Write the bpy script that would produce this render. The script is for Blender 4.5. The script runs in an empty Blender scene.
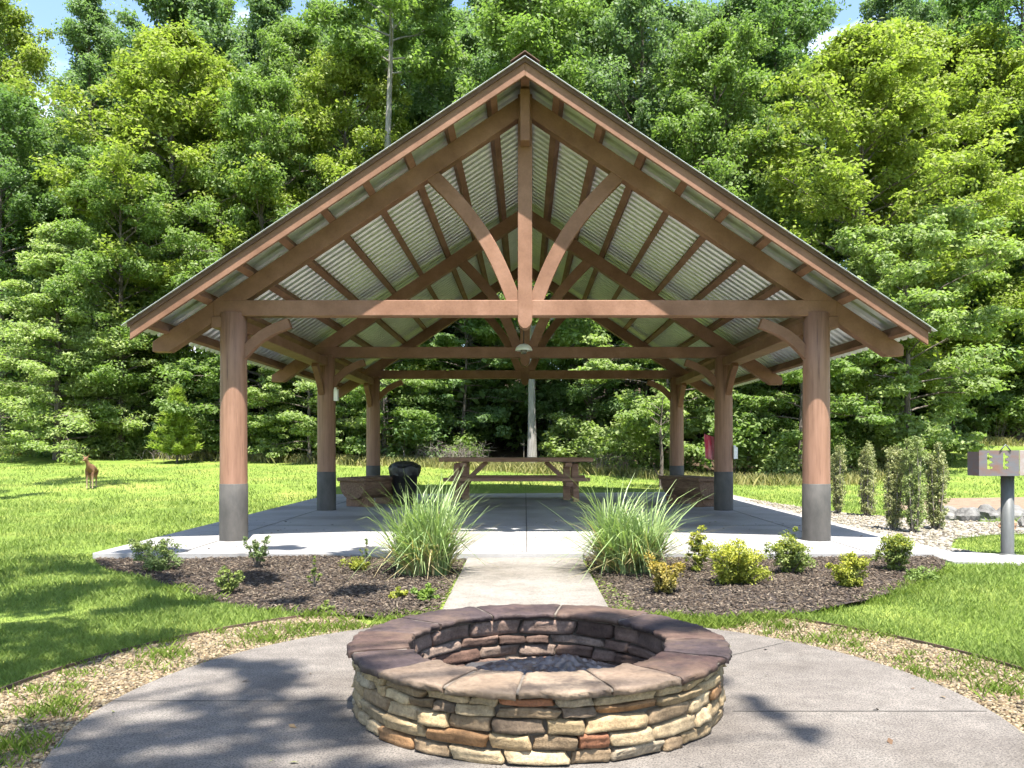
import bpy, bmesh, math, random
import numpy as np
from mathutils import Vector, Matrix
R = math.radians
sc = bpy.context.scene
col = sc.collection
rng = np.random.default_rng(7)
random.seed(7)

# ------------------------------------------------------------------ helpers
def tag(o, label=None, cat=None, group=None, kind=None):
    if label: o['label'] = label
    if cat: o['category'] = cat
    if group: o['group'] = group
    if kind: o['kind'] = kind
    return o

def link(o, parent=None):
    col.objects.link(o)
    if parent is not None: o.parent = parent
    return o

def empty(name, loc=(0, 0, 0), rz=0):
    o = bpy.data.objects.new(name, None)
    o.location = loc; o.rotation_euler = (0, 0, rz); o.empty_display_size = .2
    return link(o)

def npmesh(name, V, F, smooth=False, attrs=None):
    V = np.asarray(V, dtype=np.float32); F = np.asarray(F, dtype=np.int32)
    k = F.shape[1]
    me = bpy.data.meshes.new(name)
    me.vertices.add(len(V)); me.vertices.foreach_set('co', V.ravel())
    me.loops.add(F.size); me.loops.foreach_set('vertex_index', F.ravel())
    me.polygons.add(len(F))
    me.polygons.foreach_set('loop_start', np.arange(0, F.size, k, dtype=np.int32))
    me.polygons.foreach_set('loop_total', np.full(len(F), k, dtype=np.int32))
    if smooth: me.polygons.foreach_set('use_smooth', np.ones(len(F), dtype=bool))
    if attrs:
        for an, arr in attrs.items():
            arr = np.asarray(arr, dtype=np.float32)
            if arr.ndim == 1:
                a = me.attributes.new(an, 'FLOAT', 'POINT'); a.data.foreach_set('value', arr)
            else:
                a = me.attributes.new(an, 'FLOAT_COLOR', 'POINT')
                a.data.foreach_set('color', np.c_[arr, np.ones(len(arr))].astype(np.float32).ravel())
    me.update(calc_edges=True)
    return me

class MB:
    """collects simple shapes into one mesh"""
    def __init__(s): s.v = []; s.f = []; s.sm = []
    def add(s, V, F, smooth=False):
        b = len(s.v); s.v += [tuple(p) for p in V]
        s.f += [tuple(b + i for i in f) for f in F]; s.sm += [smooth] * len(F)
        return s
    def box(s, x0, x1, y0, y1, z0, z1):
        V = [(x0,y0,z0),(x1,y0,z0),(x1,y1,z0),(x0,y1,z0),(x0,y0,z1),(x1,y0,z1),(x1,y1,z1),(x0,y1,z1)]
        return s.add(V, [(0,3,2,1),(4,5,6,7),(0,1,5,4),(1,2,6,5),(2,3,7,6),(3,0,4,7)])
    def prism(s, poly, axis, a, b):
        """2D polygon extruded along axis ('x': poly=(y,z), 'y': poly=(x,z), 'z': poly=(x,y))"""
        def m(p, t):
            return {'x': (t, p[0], p[1]), 'y': (p[0], t, p[1]), 'z': (p[0], p[1], t)}[axis]
        n = len(poly)
        V = [m(p, a) for p in poly] + [m(p, b) for p in poly]
        F = [tuple(range(n))[::-1], tuple(range(n, 2 * n))]
        F += [(i, (i + 1) % n, n + (i + 1) % n, n + i) for i in range(n)]
        return s.add(V, F)
    def tube(s, pts, rad, n=8, caps=True, smooth=True):
        pts = [Vector(p) for p in pts]
        if not hasattr(rad, '__len__'): rad = [rad] * len(pts)
        V = []; F = []
        up = Vector((0.13, 0.31, 0.94)).normalized()
        for i, p in enumerate(pts):
            t = (pts[min(i + 1, len(pts) - 1)] - pts[max(i - 1, 0)])
            t = t.normalized() if t.length > 1e-9 else Vector((0, 0, 1))
            a = t.cross(up)
            if a.length < 1e-3: a = t.cross(Vector((1, 0, 0)))
            a.normalize(); b = t.cross(a)
            for k in range(n):
                an = 2 * math.pi * k / n
                V.append(p + (a * math.cos(an) + b * math.sin(an)) * rad[i])
        for i in range(len(pts) - 1):
            for k in range(n):
                F.append((i*n+k, i*n+(k+1) % n, (i+1)*n+(k+1) % n, (i+1)*n+k))
        s.add(V, F, smooth)
        if caps:
            b0 = len(s.v) - len(V)
            s.f.append(tuple(b0 + k for k in range(n))[::-1]); s.sm.append(False)
            e = len(V) - n
            s.f.append(tuple(b0 + e + k for k in range(n))); s.sm.append(False)
        return s
    def lathe(s, prof, n=24, c=(0, 0, 0), smooth=True):
        V = []; F = []
        for (r, z) in prof:
            for k in range(n):
                a = 2 * math.pi * k / n
                V.append((c[0] + r * math.cos(a), c[1] + r * math.sin(a), c[2] + z))
        for i in range(len(prof) - 1):
            for k in range(n):
                F.append((i*n+k, i*n+(k+1) % n, (i+1)*n+(k+1) % n, (i+1)*n+k))
        return s.add(V, F, smooth)
    def curved(s, path, w, plane, a, b):
        """bent plank: path of (u,z) points, width w in the plane, extruded from a to b across it"""
        L = []; Rr = []
        for i, p in enumerate(path):
            p0 = path[max(i - 1, 0)]; p1 = path[min(i + 1, len(path) - 1)]
            tx, tz = p1[0] - p0[0], p1[1] - p0[1]; l = math.hypot(tx, tz)
            nx, nz = -tz / l, tx / l
            L.append((p[0] + nx * w / 2, p[1] + nz * w / 2)); Rr.append((p[0] - nx * w / 2, p[1] - nz * w / 2))
        n = len(path)
        def m(p, t): return (p[0], t, p[1]) if plane == 'y' else (t, p[0], p[1])
        V = [m(p, a) for p in L] + [m(p, a) for p in Rr] + [m(p, b) for p in L] + [m(p, b) for p in Rr]
        F = []
        for i in range(n - 1):
            F += [(i, i+1, n+i+1, n+i), (2*n+i, 3*n+i, 3*n+i+1, 2*n+i+1), (i, 2*n+i, 2*n+i+1, i+1), (n+i, n+i+1, 3*n+i+1, 3*n+i)]
        F += [(0, n, 3*n, 2*n), (n-1, 3*n-1, 4*n-1, 2*n-1)]
        return s.add(V, F)
    def mesh(s, name, mat=None):
        me = bpy.data.meshes.new(name)
        me.from_pydata(s.v, [], s.f); me.polygons.foreach_set('use_smooth', s.sm)
        bm = bmesh.new(); bm.from_mesh(me); bmesh.ops.recalc_face_normals(bm, faces=bm.faces); bm.to_mesh(me); bm.free()
        if mat: me.materials.append(mat)
        me.update(); return me
    def build(s, name, mat, parent=None, bevel=0, loc=None):
        o = bpy.data.objects.new(name, s.mesh(name, mat)); link(o, parent)
        if loc: o.location = loc
        if bevel:
            m = o.modifiers.new('bevel', 'BEVEL'); m.width = bevel; m.segments = 2; m.limit_method = 'ANGLE'; m.angle_limit = R(40)
        return o

def obj(name, me, mat, parent=None, loc=None):
    if mat and not me.materials: me.materials.append(mat)
    o = bpy.data.objects.new(name, me); link(o, parent)
    if loc: o.location = loc
    return o

def inpoly(x, y, poly):
    c = np.zeros(len(x), bool); n = len(poly)
    for i in range(n):
        x0, y0 = poly[i]; x1, y1 = poly[(i + 1) % n]
        cond = ((y0 > y) != (y1 > y))
        with np.errstate(divide='ignore', invalid='ignore'):
            xi = (x1 - x0) * (y - y0) / (y1 - y0 + 1e-12) + x0
        c ^= cond & (x < xi)
    return c

def noise2(x, y, s=0):
    """cheap smooth pseudo-noise in [-1,1]"""
    return (np.sin(x*1.3+s) * np.cos(y*1.7+s*2.1) + np.sin(x*2.9+y*1.1+s*.7)*.6 + np.cos(y*3.7-x*2.3+s*1.9)*.4) / 2

# ------------------------------------------------------------------ materials
def mat(name):
    m = bpy.data.materials.new(name); m.use_nodes = True
    nt = m.node_tree; b = nt.nodes['Principled BSDF']
    return m, nt, b
def N(nt, t, **k):
    n = nt.nodes.new(t)
    for a, v in k.items():
        if a in n.inputs: n.inputs[a].default_value = v
        else: setattr(n, a, v)
    return n
def noise(nt, scale, detail=5, rough=.6, vec=None):
    n = N(nt, 'ShaderNodeTexNoise'); n.inputs['Scale'].default_value = scale
    n.inputs['Detail'].default_value = detail; n.inputs['Roughness'].default_value = rough
    if vec is not None: nt.links.new(vec, n.inputs['Vector'])
    return n.outputs['Fac']
def coord(nt, which='Object', scale=(1, 1, 1)):
    tc = N(nt, 'ShaderNodeTexCoord'); mp = N(nt, 'ShaderNodeMapping'); mp.inputs['Scale'].default_value = scale
    nt.links.new(tc.outputs[which], mp.inputs['Vector']); return mp.outputs['Vector']
def gcoord(nt, scale=(1, 1, 1)):
    g = N(nt, 'ShaderNodeNewGeometry'); mp = N(nt, 'ShaderNodeMapping'); mp.inputs['Scale'].default_value = scale
    nt.links.new(g.outputs['Position'], mp.inputs['Vector']); return mp.outputs['Vector']
def ramp(nt, fac, stops):
    r = N(nt, 'ShaderNodeValToRGB'); e = r.color_ramp.elements
    while len(e) < len(stops): e.new(.5)
    for i, (p, c) in enumerate(stops):
        e[i].position = p; e[i].color = (*c, 1)
    nt.links.new(fac, r.inputs['Fac']); return r.outputs['Color']
def mix(nt, fac, a, b, typ='MIX'):
    m = N(nt, 'ShaderNodeMix'); m.data_type = 'RGBA'; m.blend_type = typ
    def put(sock, v):
        if hasattr(v, 'is_linked') or isinstance(v, bpy.types.NodeSocket): nt.links.new(v, sock)
        elif isinstance(v, (int, float)): sock.default_value = v
        else: sock.default_value = (*v, 1)
    put(m.inputs[0], fac); put(m.inputs[6], a); put(m.inputs[7], b)
    return m.outputs[2]
def bump(nt, b, h, strength=.3, dist=.02):
    n = N(nt, 'ShaderNodeBump'); n.inputs['Strength'].default_value = strength; n.inputs['Distance'].default_value = dist
    nt.links.new(h, n.inputs['Height']); nt.links.new(n.outputs['Normal'], b.inputs['Normal'])

def two_tone(name, c0, c1, scale=6, rough=.8, stretch=(1, 1, 1), bs=.3, bd=.01, lo=.35, hi=.65, metallic=0, glob=False, det=6):
    m, nt, b = mat(name)
    v = gcoord(nt, stretch) if glob else coord(nt, 'Object', stretch)
    f = noise(nt, scale, det, .65, v)
    nt.links.new(ramp(nt, f, [(lo, c0), (hi, c1)]), b.inputs['Base Color'])
    b.inputs['Roughness'].default_value = rough; b.inputs['Metallic'].default_value = metallic
    if bs: bump(nt, b, noise(nt, scale * 4, 4, .7, v), bs, bd)
    return m

M = {}
def timber_mat():
    m, nt, b = mat('brown_stained_timber')
    v = coord(nt); f = noise(nt, 2.2, 6, .65, v); f2 = noise(nt, 38, 5, .75, v)
    oi = N(nt, 'ShaderNodeObjectInfo')
    c = ramp(nt, f, [(.28, (.130, .063, .037)), (.5, (.188, .098, .062)), (.72, (.243, .135, .092))])
    c = mix(nt, 1.0, c, ramp(nt, f2, [(.30, (.84, .83, .82)), (.52, (1, 1, 1)), (.72, (1.08, 1.07, 1.06))]), 'MULTIPLY')
    c = mix(nt, 1.0, c, ramp(nt, oi.outputs['Random'], [(0, (.86, .84, .82)), (1, (1.1, 1.08, 1.06))]), 'MULTIPLY')
    nt.links.new(c, b.inputs['Base Color']); b.inputs['Roughness'].default_value = .72; b.inputs['Specular IOR Level'].default_value = .3
    bump(nt, b, f2, .3, .004); return m
M['timber'] = timber_mat()
def post_mat():
    m, nt, b = mat('brown_log')
    v = coord(nt, 'Object', (9, 9, .6)); f = noise(nt, 2.2, 6, .65, v)
    c = ramp(nt, f, [(.3, (.15, .074, .043)), (.5, (.225, .117, .073)), (.75, (.285, .157, .104))])
    v2 = coord(nt, 'Object', (26, 26, .9)); f2 = noise(nt, 2, 3, .5, v2)
    cr = ramp(nt, f2, [(.30, (.45, .4, .38)), (.36, (1, 1, 1))])
    nt.links.new(mix(nt, 1.0, c, cr, 'MULTIPLY'), b.inputs['Base Color']); b.inputs['Roughness'].default_value = .6
    bump(nt, b, f2, .35, .006); return m
M['log'] = post_mat()
M['sleeve'] = two_tone('grey_base_paint', (.042, .039, .035), (.075, .068, .060), 7, .7, (1, 1, .5), .25, .004)
def steel():
    m, nt, b = mat('galvanised_roof_sheet')
    v = coord(nt, 'Object', (3, 3, 3)); f = noise(nt, 3, 5, .6, v)
    nt.links.new(ramp(nt, f, [(.3, (.50, .51, .50)), (.7, (.66, .67, .65))]), b.inputs['Base Color'])
    b.inputs['Metallic'].default_value = .55; b.inputs['Roughness'].default_value = .42
    return m
M['roof'] = steel()
M['cap_rake_shade'] = two_tone('dark_cap_and_rake_shade', (.070, .034, .022), (.10, .052, .035), 8, .8, (1, 1, 1), .1, .003)  # overhang shade put into the rake trim's colour; the ridge cap itself is dark

def conc(name, c0, c1, c2, sp=.25, joints=None, scale=1.2):
    m, nt, b = mat(name)
    v = gcoord(nt)
    f = noise(nt, scale, 7, .62, v)
    c = ramp(nt, f, [(.25, c0), (.5, c1), (.75, c2)])
    fs = noise(nt, 120, 2, .8, v)
    sp_ = ramp(nt, fs, [(.36, (1-sp*2.2,)*3), (.5, (1, 1, 1)), (.66, (1+sp, 1+sp, 1+sp*.95))])
    c = mix(nt, 1.0, c, sp_, 'MULTIPLY')
    md = noise(nt, 11, 5, .75, v)
    c = mix(nt, 1.0, c, ramp(nt, md, [(.3, (1-sp*.8, 1-sp*.85, 1-sp*.9)), (.5, (1, 1, 1)), (.68, (1+sp*.75, 1+sp*.72, 1+sp*.68))]), 'MULTIPLY')
    st = noise(nt, .55, 4, .55, v)
    c = mix(nt, 1.0, c, ramp(nt, st, [(.32, (.66, .63, .60)), (.45, (.92, .91, .90)), (.62, (1.06, 1.06, 1.06))]), 'MULTIPLY')
    nt.links.new(c, b.inputs['Base Color']); b.inputs['Roughness'].default_value = .9
    bump(nt, b, fs, .35, .004); return m
M['slab'] = conc('pale_smooth_concrete', (.24, .233, .227), (.29, .283, .275), (.33, .323, .315), .07)
M['patio'] = conc('weathered_exposed_concrete', (.098, .085, .074), (.130, .115, .101), (.160, .145, .128), .32, None, 2.0)
M['path'] = conc('tan_broomed_concrete', (.135, .12, .10), (.185, .168, .145), (.22, .20, .175), .25, None, 2.4)
M['joint'] = two_tone('concrete_joint', (.05, .045, .04), (.09, .08, .07), 20, .95)

def leaf_mat(name, trans=.5, hue=.5, rough=.55, spec=.35, attr=None):
    m, nt, b = mat(name)
    oi = N(nt, 'ShaderNodeObjectInfo')
    if attr: oi = N(nt, 'ShaderNodeAttribute'); oi.attribute_name = attr
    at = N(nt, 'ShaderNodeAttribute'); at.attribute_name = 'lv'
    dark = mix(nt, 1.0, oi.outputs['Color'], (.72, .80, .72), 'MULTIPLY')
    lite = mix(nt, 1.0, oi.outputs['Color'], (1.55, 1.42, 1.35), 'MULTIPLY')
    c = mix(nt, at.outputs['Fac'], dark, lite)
    nt.links.new(c, b.inputs['Base Color']); b.inputs['Roughness'].default_value = rough
    b.inputs['Specular IOR Level'].default_value = spec
    tr = N(nt, 'ShaderNodeBsdfTranslucent')
    tc = mix(nt, 1.0, c, (1.1, 1.3, .6), 'MULTIPLY'); nt.links.new(tc, tr.inputs['Color'])
    ms = N(nt, 'ShaderNodeMixShader'); ms.inputs[0].default_value = trans
    nt.links.new(b.outputs[0], ms.inputs[1]); nt.links.new(tr.outputs[0], ms.inputs[2])
    out = nt.nodes['Material Output']; nt.links.new(ms.outputs[0], out.inputs['Surface'])
    return m
M['leaf'] = leaf_mat('tree_leaf')
M['shrub_leaf'] = leaf_mat('shrub_leaf', .3)
M['tip_leaf'] = leaf_mat('two_tone_shrub_leaf', .3, attr='tone')
M['blade'] = leaf_mat('grass_blade', .35, rough=.6, spec=.2)
M['bark'] = two_tone('grey_brown_bark', (.07, .055, .042), (.16, .135, .11), 6, .9, (3, 3, .5), .8, .03)
M['pale_bark'] = two_tone('pale_grey_bark', (.15, .14, .125), (.28, .265, .245), 5, .9, (3, 3, .6), .6, .02)
M['twig'] = two_tone('dry_twig', (.11, .095, .078), (.20, .175, .145), 6, .9, (1, 1, 1), 0)

# ------------------------------------------------------------------ camera, sun, sky
F = 850.0; HZ = 446.0; CX = 525.0; CH = 1.15
cam = bpy.data.cameras.new('camera'); co = bpy.data.objects.new('camera', cam); link(co)
co.location = (0, 0, CH); co.rotation_euler = (R(90), 0, 0)
cam.sensor_width = 36; cam.lens = 36 * F / 1024
cam.shift_x = -(CX - 512) / 1024; cam.shift_y = (HZ - 384) / 1024
cam.clip_start = .05; cam.clip_end = 3000
sc.camera = co

SUN = Vector((.20, -1, 2.44)).normalized()
sl = bpy.data.lights.new('sun', 'SUN'); so = bpy.data.objects.new('sun', sl); link(so)
sl.energy = 5.0; sl.angle = R(.5); sl.color = (1, .955, .88)
so.rotation_euler = SUN.to_track_quat('Z', 'Y').to_euler(); so.location = (3, -12, 30)
w = bpy.data.worlds.new('World'); sc.world = w; w.use_nodes = True
nt = w.node_tree; bg = nt.nodes['Background']
sky = nt.nodes.new('ShaderNodeTexSky'); sky.sky_type = 'NISHITA'; sky.sun_disc = False
sky.sun_elevation = math.asin(SUN.z); sky.sun_rotation = math.atan2(SUN.x, SUN.y); sky.air_density = 1.0; sky.dust_density = .6
tc = nt.nodes.new('ShaderNodeTexCoord')
cl = nt.nodes.new('ShaderNodeTexNoise'); cl.inputs['Scale'].default_value = 3.2; cl.inputs['Detail'].default_value = 7
mp = nt.nodes.new('ShaderNodeMapping'); mp.inputs['Scale'].default_value = (1, 1, 2.2); mp.inputs['Location'].default_value = (.35, .1, .2)
nt.links.new(tc.outputs['Generated'], mp.inputs['Vector']); nt.links.new(mp.outputs['Vector'], cl.inputs['Vector'])
cr = nt.nodes.new('ShaderNodeValToRGB'); cr.color_ramp.elements[0].position = .57; cr.color_ramp.elements[1].position = .76
nt.links.new(cl.outputs['Fac'], cr.inputs['Fac'])
mx = nt.nodes.new('ShaderNodeMix'); mx.data_type = 'RGBA'
nt.links.new(cr.outputs['Color'], mx.inputs[0]); nt.links.new(sky.outputs['Color'], mx.inputs[6]); mx.inputs[7].default_value = (9, 9.2, 9.6, 1)
nt.links.new(mx.outputs[2], bg.inputs['Color']); bg.inputs['Strength'].default_value = .11
sc.view_settings.view_transform = 'Standard'; sc.view_settings.look = 'None'
sc.view_settings.exposure = 1.82; sc.view_settings.gamma = 1
sc.cycles.max_bounces = 5; sc.cycles.diffuse_bounces = 4; sc.cycles.transmission_bounces = 3; sc.cycles.glossy_bounces = 2
sc.cycles.use_denoising = True; sc.cycles.use_adaptive_sampling = True; sc.cycles.adaptive_threshold = .03
sc.cycles.sample_clamp_indirect = 6

# ------------------------------------------------------------------ layout polygons
PC = (.08, 3.75); PR = 1.95
SLAB = (-4.45, 4.45, 8.74, 20.6)
edgeX = np.array([-60, -18, -11, -6, -2, 3, 5.8, 9, 11, 13, 20, 60.]); edgeY = np.array([36, 33, 30.5, 29, 28.5, 27, 23.6, 24, 26, 31, 32, 34.])
def tz(x, y):
    x = np.asarray(x, float); y = np.asarray(y, float)
    s = np.interp(x, [-6, 5, 9.5, 14], [.055, .02, .025, .085]); t = np.maximum(0, y - 17)
    e = np.interp(x, edgeX, edgeY)
    return -.02 + s * t * np.clip(t / 4, 0, 1) * np.clip((140 - y) / 60, 0, 1) + .13 * np.clip(y - e - 3, 0, 40) - .002*0
def tzf(x, y): return float(tz(x, y))
def ring(r, a0, a1, n=24):
    return [(PC[0] + r * math.cos(R(a0 + (a1 - a0) * i / n)), PC[1] + r * math.sin(R(a0 + (a1 - a0) * i / n))) for i in range(n + 1)]
BED = [(-4.4, 8.78), (-4.3, 8.5), (-3.95, 8.05), (-3.42, 7.55), (-2.95, 7.0), (-2.5, 6.55), (-2.05, 6.15), (-1.5, 5.82), (-.85, 5.66), (-.3, 5.68),
       (.5, 5.72), (1.1, 5.7), (1.55, 5.72), (1.95, 5.84), (2.5, 6.25), (3.05, 6.85), (3.55, 7.45), (3.95, 8.0), (4.15, 8.4), (4.2, 8.78)]
PATH = [(-.59, 8.75), (-.585, 5.6), (.60, 5.6), (.585, 8.75)]
WALK = [(4.2, 8.78), (4.25, 8.45), (5.2, 8.2), (7.0, 8.0), (14, 7.6), (14, 8.25), (7, 8.6), (5.35, 8.85), (4.9, 9.1), (4.4, 9.3)]
PALE = [(4.4, 9.2), (5.0, 9.05), (4.86, 9.7), (5.35, 10.6), (6.2, 11.15), (7.5, 11.35), (14, 11.7), (14, 13.1), (7.2, 12.9), (6.4, 13.3), (5.6, 14.6), (5.1, 17), (4.7, 20.3), (4.42, 20.4)]
ROAD = [(7.0, 14.3), (9, 14.0), (16, 14.0), (22, 15), (22, 19.5), (14, 18.9), (9.0, 18.6), (7.4, 17.2), (6.7, 15.6)]

# ------------------------------------------------------------------ terrain
xs = np.unique(np.concatenate([np.linspace(-900, -60, 15), np.linspace(-60, -16, 45), np.arange(-16, 16.01, .3), np.linspace(16, 60, 45), np.linspace(60, 900, 15)]))
ys = np.unique(np.concatenate([np.linspace(-900, -40, 15), np.linspace(-40, 2, 30), np.arange(2, 36.01, .3), np.linspace(36, 80, 45), np.linspace(80, 1200, 18)]))
X, Y = np.meshgrid(xs, ys); nx = len(xs); ny = len(ys)
Z = tz(X, Y)
e = np.interp(X, edgeX, edgeY) + noise2(X * .8, Y * .5, 2) * .55
lit = np.clip((Y - e + 1.0) / .8, 0, 1)
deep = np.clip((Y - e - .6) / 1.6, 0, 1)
idx = np.arange(nx * ny).reshape(ny, nx)
Fq = np.stack([idx[:-1, :-1], idx[:-1, 1:], idx[1:, 1:], idx[1:, :-1]], -1).reshape(-1, 4)
m, nt, b = mat('lawn_and_forest_floor')
v = gcoord(nt)
f1 = noise(nt, .7, 6, .6, v); f2 = noise(nt, 22, 4, .7, v)
g = ramp(nt, f1, [(.3, (.10, .16, .03)), (.5, (.15, .205, .042)), (.7, (.205, .22, .06))])
g = mix(nt, 1.0, g, ramp(nt, f2, [(.3, (.6, .65, .6)), (.7, (1.25, 1.2, 1.1))]), 'MULTIPLY')
dry = ramp(nt, noise(nt, 9, 5, .7, v), [(.3, (.17, .12, .07)), (.5, (.26, .20, .12)), (.7, (.21, .22, .085))])
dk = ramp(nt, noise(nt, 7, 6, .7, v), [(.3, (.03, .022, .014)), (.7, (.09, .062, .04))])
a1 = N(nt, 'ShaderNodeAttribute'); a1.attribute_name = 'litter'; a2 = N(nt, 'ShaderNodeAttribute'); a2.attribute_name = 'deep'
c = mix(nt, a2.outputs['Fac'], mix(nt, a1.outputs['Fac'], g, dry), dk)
nt.links.new(c, b.inputs['Base Color']); b.inputs['Roughness'].default_value = .95; b.inputs['Specular IOR Level'].default_value = .1
bump(nt, b, f2, .5, .03); M['ground'] = m
tag(obj('lawn_terrain', npmesh('lawn_terrain', np.stack([X, Y, Z], -1).reshape(-1, 3), Fq, True, {'litter': lit.ravel(), 'deep': deep.ravel()}), M['ground']), kind='structure')

def sheet(name, poly, z0, z1, material, bevel=0):
    o = MB().prism(poly, 'z', z0, z1).build(name, material, None, bevel)
    return tag(o, kind='structure')
# slab, split inner/outer by its joints
sheet('pavilion_slab', [(SLAB[0], SLAB[2]), (SLAB[1], SLAB[2]), (SLAB[1], SLAB[3]), (SLAB[0], SLAB[3])], -.12, .05, M['slab'], .008)
j = MB()
for yy in (11.8, 15.4, 18.2): j.box(-4.44, 4.44, yy - .006, yy + .006, .0505, .0515)
for xx in (-3.55, .02, 3.55): j.box(xx - .006, xx + .006, 8.76, 20.5, .0525, .0535)
tag(j.build('slab_joint', M['joint']), kind='structure')
sheet('garden_path', [(x, y) for x, y in [(-.59, 8.735), (-.585, 5.55), (.60, 5.55), (.585, 8.735)]], -.1, .004, M['path'], .01)
patio_poly = [(PC[0] + PR * math.cos(2*math.pi*i/96), PC[1] + PR * math.sin(2*math.pi*i/96)) for i in range(96)]
far_poly = [p for p in patio_poly] 
sheet('patio', patio_poly, -.1, 0.0, M['patio'], .006)
# approach strip in front of the patio, towards the viewer
sheet('patio_apron', [(-1.2, 2.25), (-1.5, -1.5), (1.6, -1.5), (1.35, 2.25)], -.1, -.004, M['patio'])
j = MB()
j.box(-1.86, -.75, 3.83, 3.838, .001, .002); j.box(.9, 2.0, 3.68, 3.69, .001, .002)
def seg(mb, p, q, w, z0, z1):
    p = Vector(p); q = Vector(q); t = (q - p).normalized(); n = Vector((-t.y, t.x)) * w / 2
    mb.prism([tuple(p + n), tuple(q + n), tuple(q - n), tuple(p - n)], 'z', z0, z1)
seg(j, (.92, 4.5), (1.55, 5.0), .008, .001, .002); seg(j, (.62, 3.05), (1.25, 2.3), .008, .001, .002); seg(j, (-.5, 3.05), (-1.2, 2.45), .008, .001, .002)
tag(j.build('patio_joint', M['joint']), kind='structure')
M['dirt'] = two_tone('red_brown_dirt', (.13, .085, .055), (.21, .15, .10), 5, .95, (1, 1, 1), .5, .02, glob=True)
M['pale_gravel'] = two_tone('pale_gravel', (.17, .155, .135), (.30, .28, .25), 28, .95, (1, 1, 1), .8, .02, glob=True)
M['mulch'] = two_tone('dark_bark_mulch', (.03, .021, .017), (.08, .06, .05), 24, .95, (1, 1, 1), 1, .03, glob=True)
M['gravelbed'] = two_tone('tan_gravel_bed', (.075, .056, .034), (.15, .115, .07), 26, .95, (1, 1, 1), 1, .02, glob=True)
def tsheet(name, poly, off, material, step=.25):
    """flat polygon laid on the terrain as a fine grid"""
    bm = bmesh.new(); vs = [bm.verts.new((x, y, 0)) for x, y in poly]; bm.faces.new(vs)
    x0, x1 = min(p[0] for p in poly), max(p[0] for p in poly); y0, y1 = min(p[1] for p in poly), max(p[1] for p in poly)
    for ax, a, b_ in ((0, x0, x1), (1, y0, y1)):
        t = a + step
        while t < b_:
            pc = (t, 0, 0) if ax == 0 else (0, t, 0); pn = (1, 0, 0) if ax == 0 else (0, 1, 0)
            bmesh.ops.bisect_plane(bm, geom=bm.verts[:] + bm.edges[:] + bm.faces[:], plane_co=pc, plane_no=pn); t += step
    for v_ in bm.verts: v_.co.z = tzf(v_.co.x, v_.co.y) + off(v_.co.x, v_.co.y) if callable(off) else tzf(v_.co.x, v_.co.y) + off
    bmesh.ops.recalc_face_normals(bm, faces=bm.faces)
    me = bpy.data.meshes.new(name); bm.to_mesh(me); bm.free()
    for p in me.polygons: p.use_smooth = True
    return tag(obj(name, me, material), kind='structure')
tsheet('mulch_bed', BED, lambda x, y: .022 + .02 * math.sin(x * 2.1) * math.sin(y * 1.7) if abs(x) > .85 else -.02, M['mulch'])
tsheet('gravel_border', ring(1.9, 205, 125) [::-1] + ring(2.56, 125, 205)[::-1], .008, M['gravelbed'])
tsheet('gravel_border', ring(2.56, -30, 55) + ring(1.9, 55, -30), .008, M['gravelbed'])
tsheet('gravel_border', ring(2.1, 55, 125) + ring(1.8, 125, 55), .006, M['gravelbed'])
sheet('side_walkway', WALK, -.1, .006, M['slab'], .006)
tsheet('pale_gravel_path', PALE, .012, M['pale_gravel'], .6)
tsheet('dirt_road', ROAD, .012, M['dirt'], .8)

# lawn edging strips
M['edging'] = two_tone('rusty_brown_edging', (.05, .03, .02), (.12, .07, .045), 8, .8)
def edging(pts, label):
    mb = MB(); n = len(pts)
    V = []; 
    for i, (x, y) in enumerate(pts):
        V += [(x, y, -.05), (x, y, .002)]
        d = Vector((x - PC[0], y - PC[1])).normalized() * .008
        V += [(x + d.x, y + d.y, -.05), (x + d.x, y + d.y, .002)]
    Fc = []
    for i in range(n - 1):
        a = 4*i; c_ = 4*(i+1)
        Fc += [(a, c_, c_+1, a+1), (a+2, a+3, c_+3, c_+2), (a+1, c_+1, c_+3, a+3)]
    mb.add(V, Fc)
    tag(mb.build('lawn_edging', M['edging']), label, 'edging')
edging(ring(2.58, 128, 200, 40), 'thin dark edging strip between left lawn and gravel border')
edging(ring(2.58, 52, -25, 40), 'thin dark edging strip between right lawn and gravel border')

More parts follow.
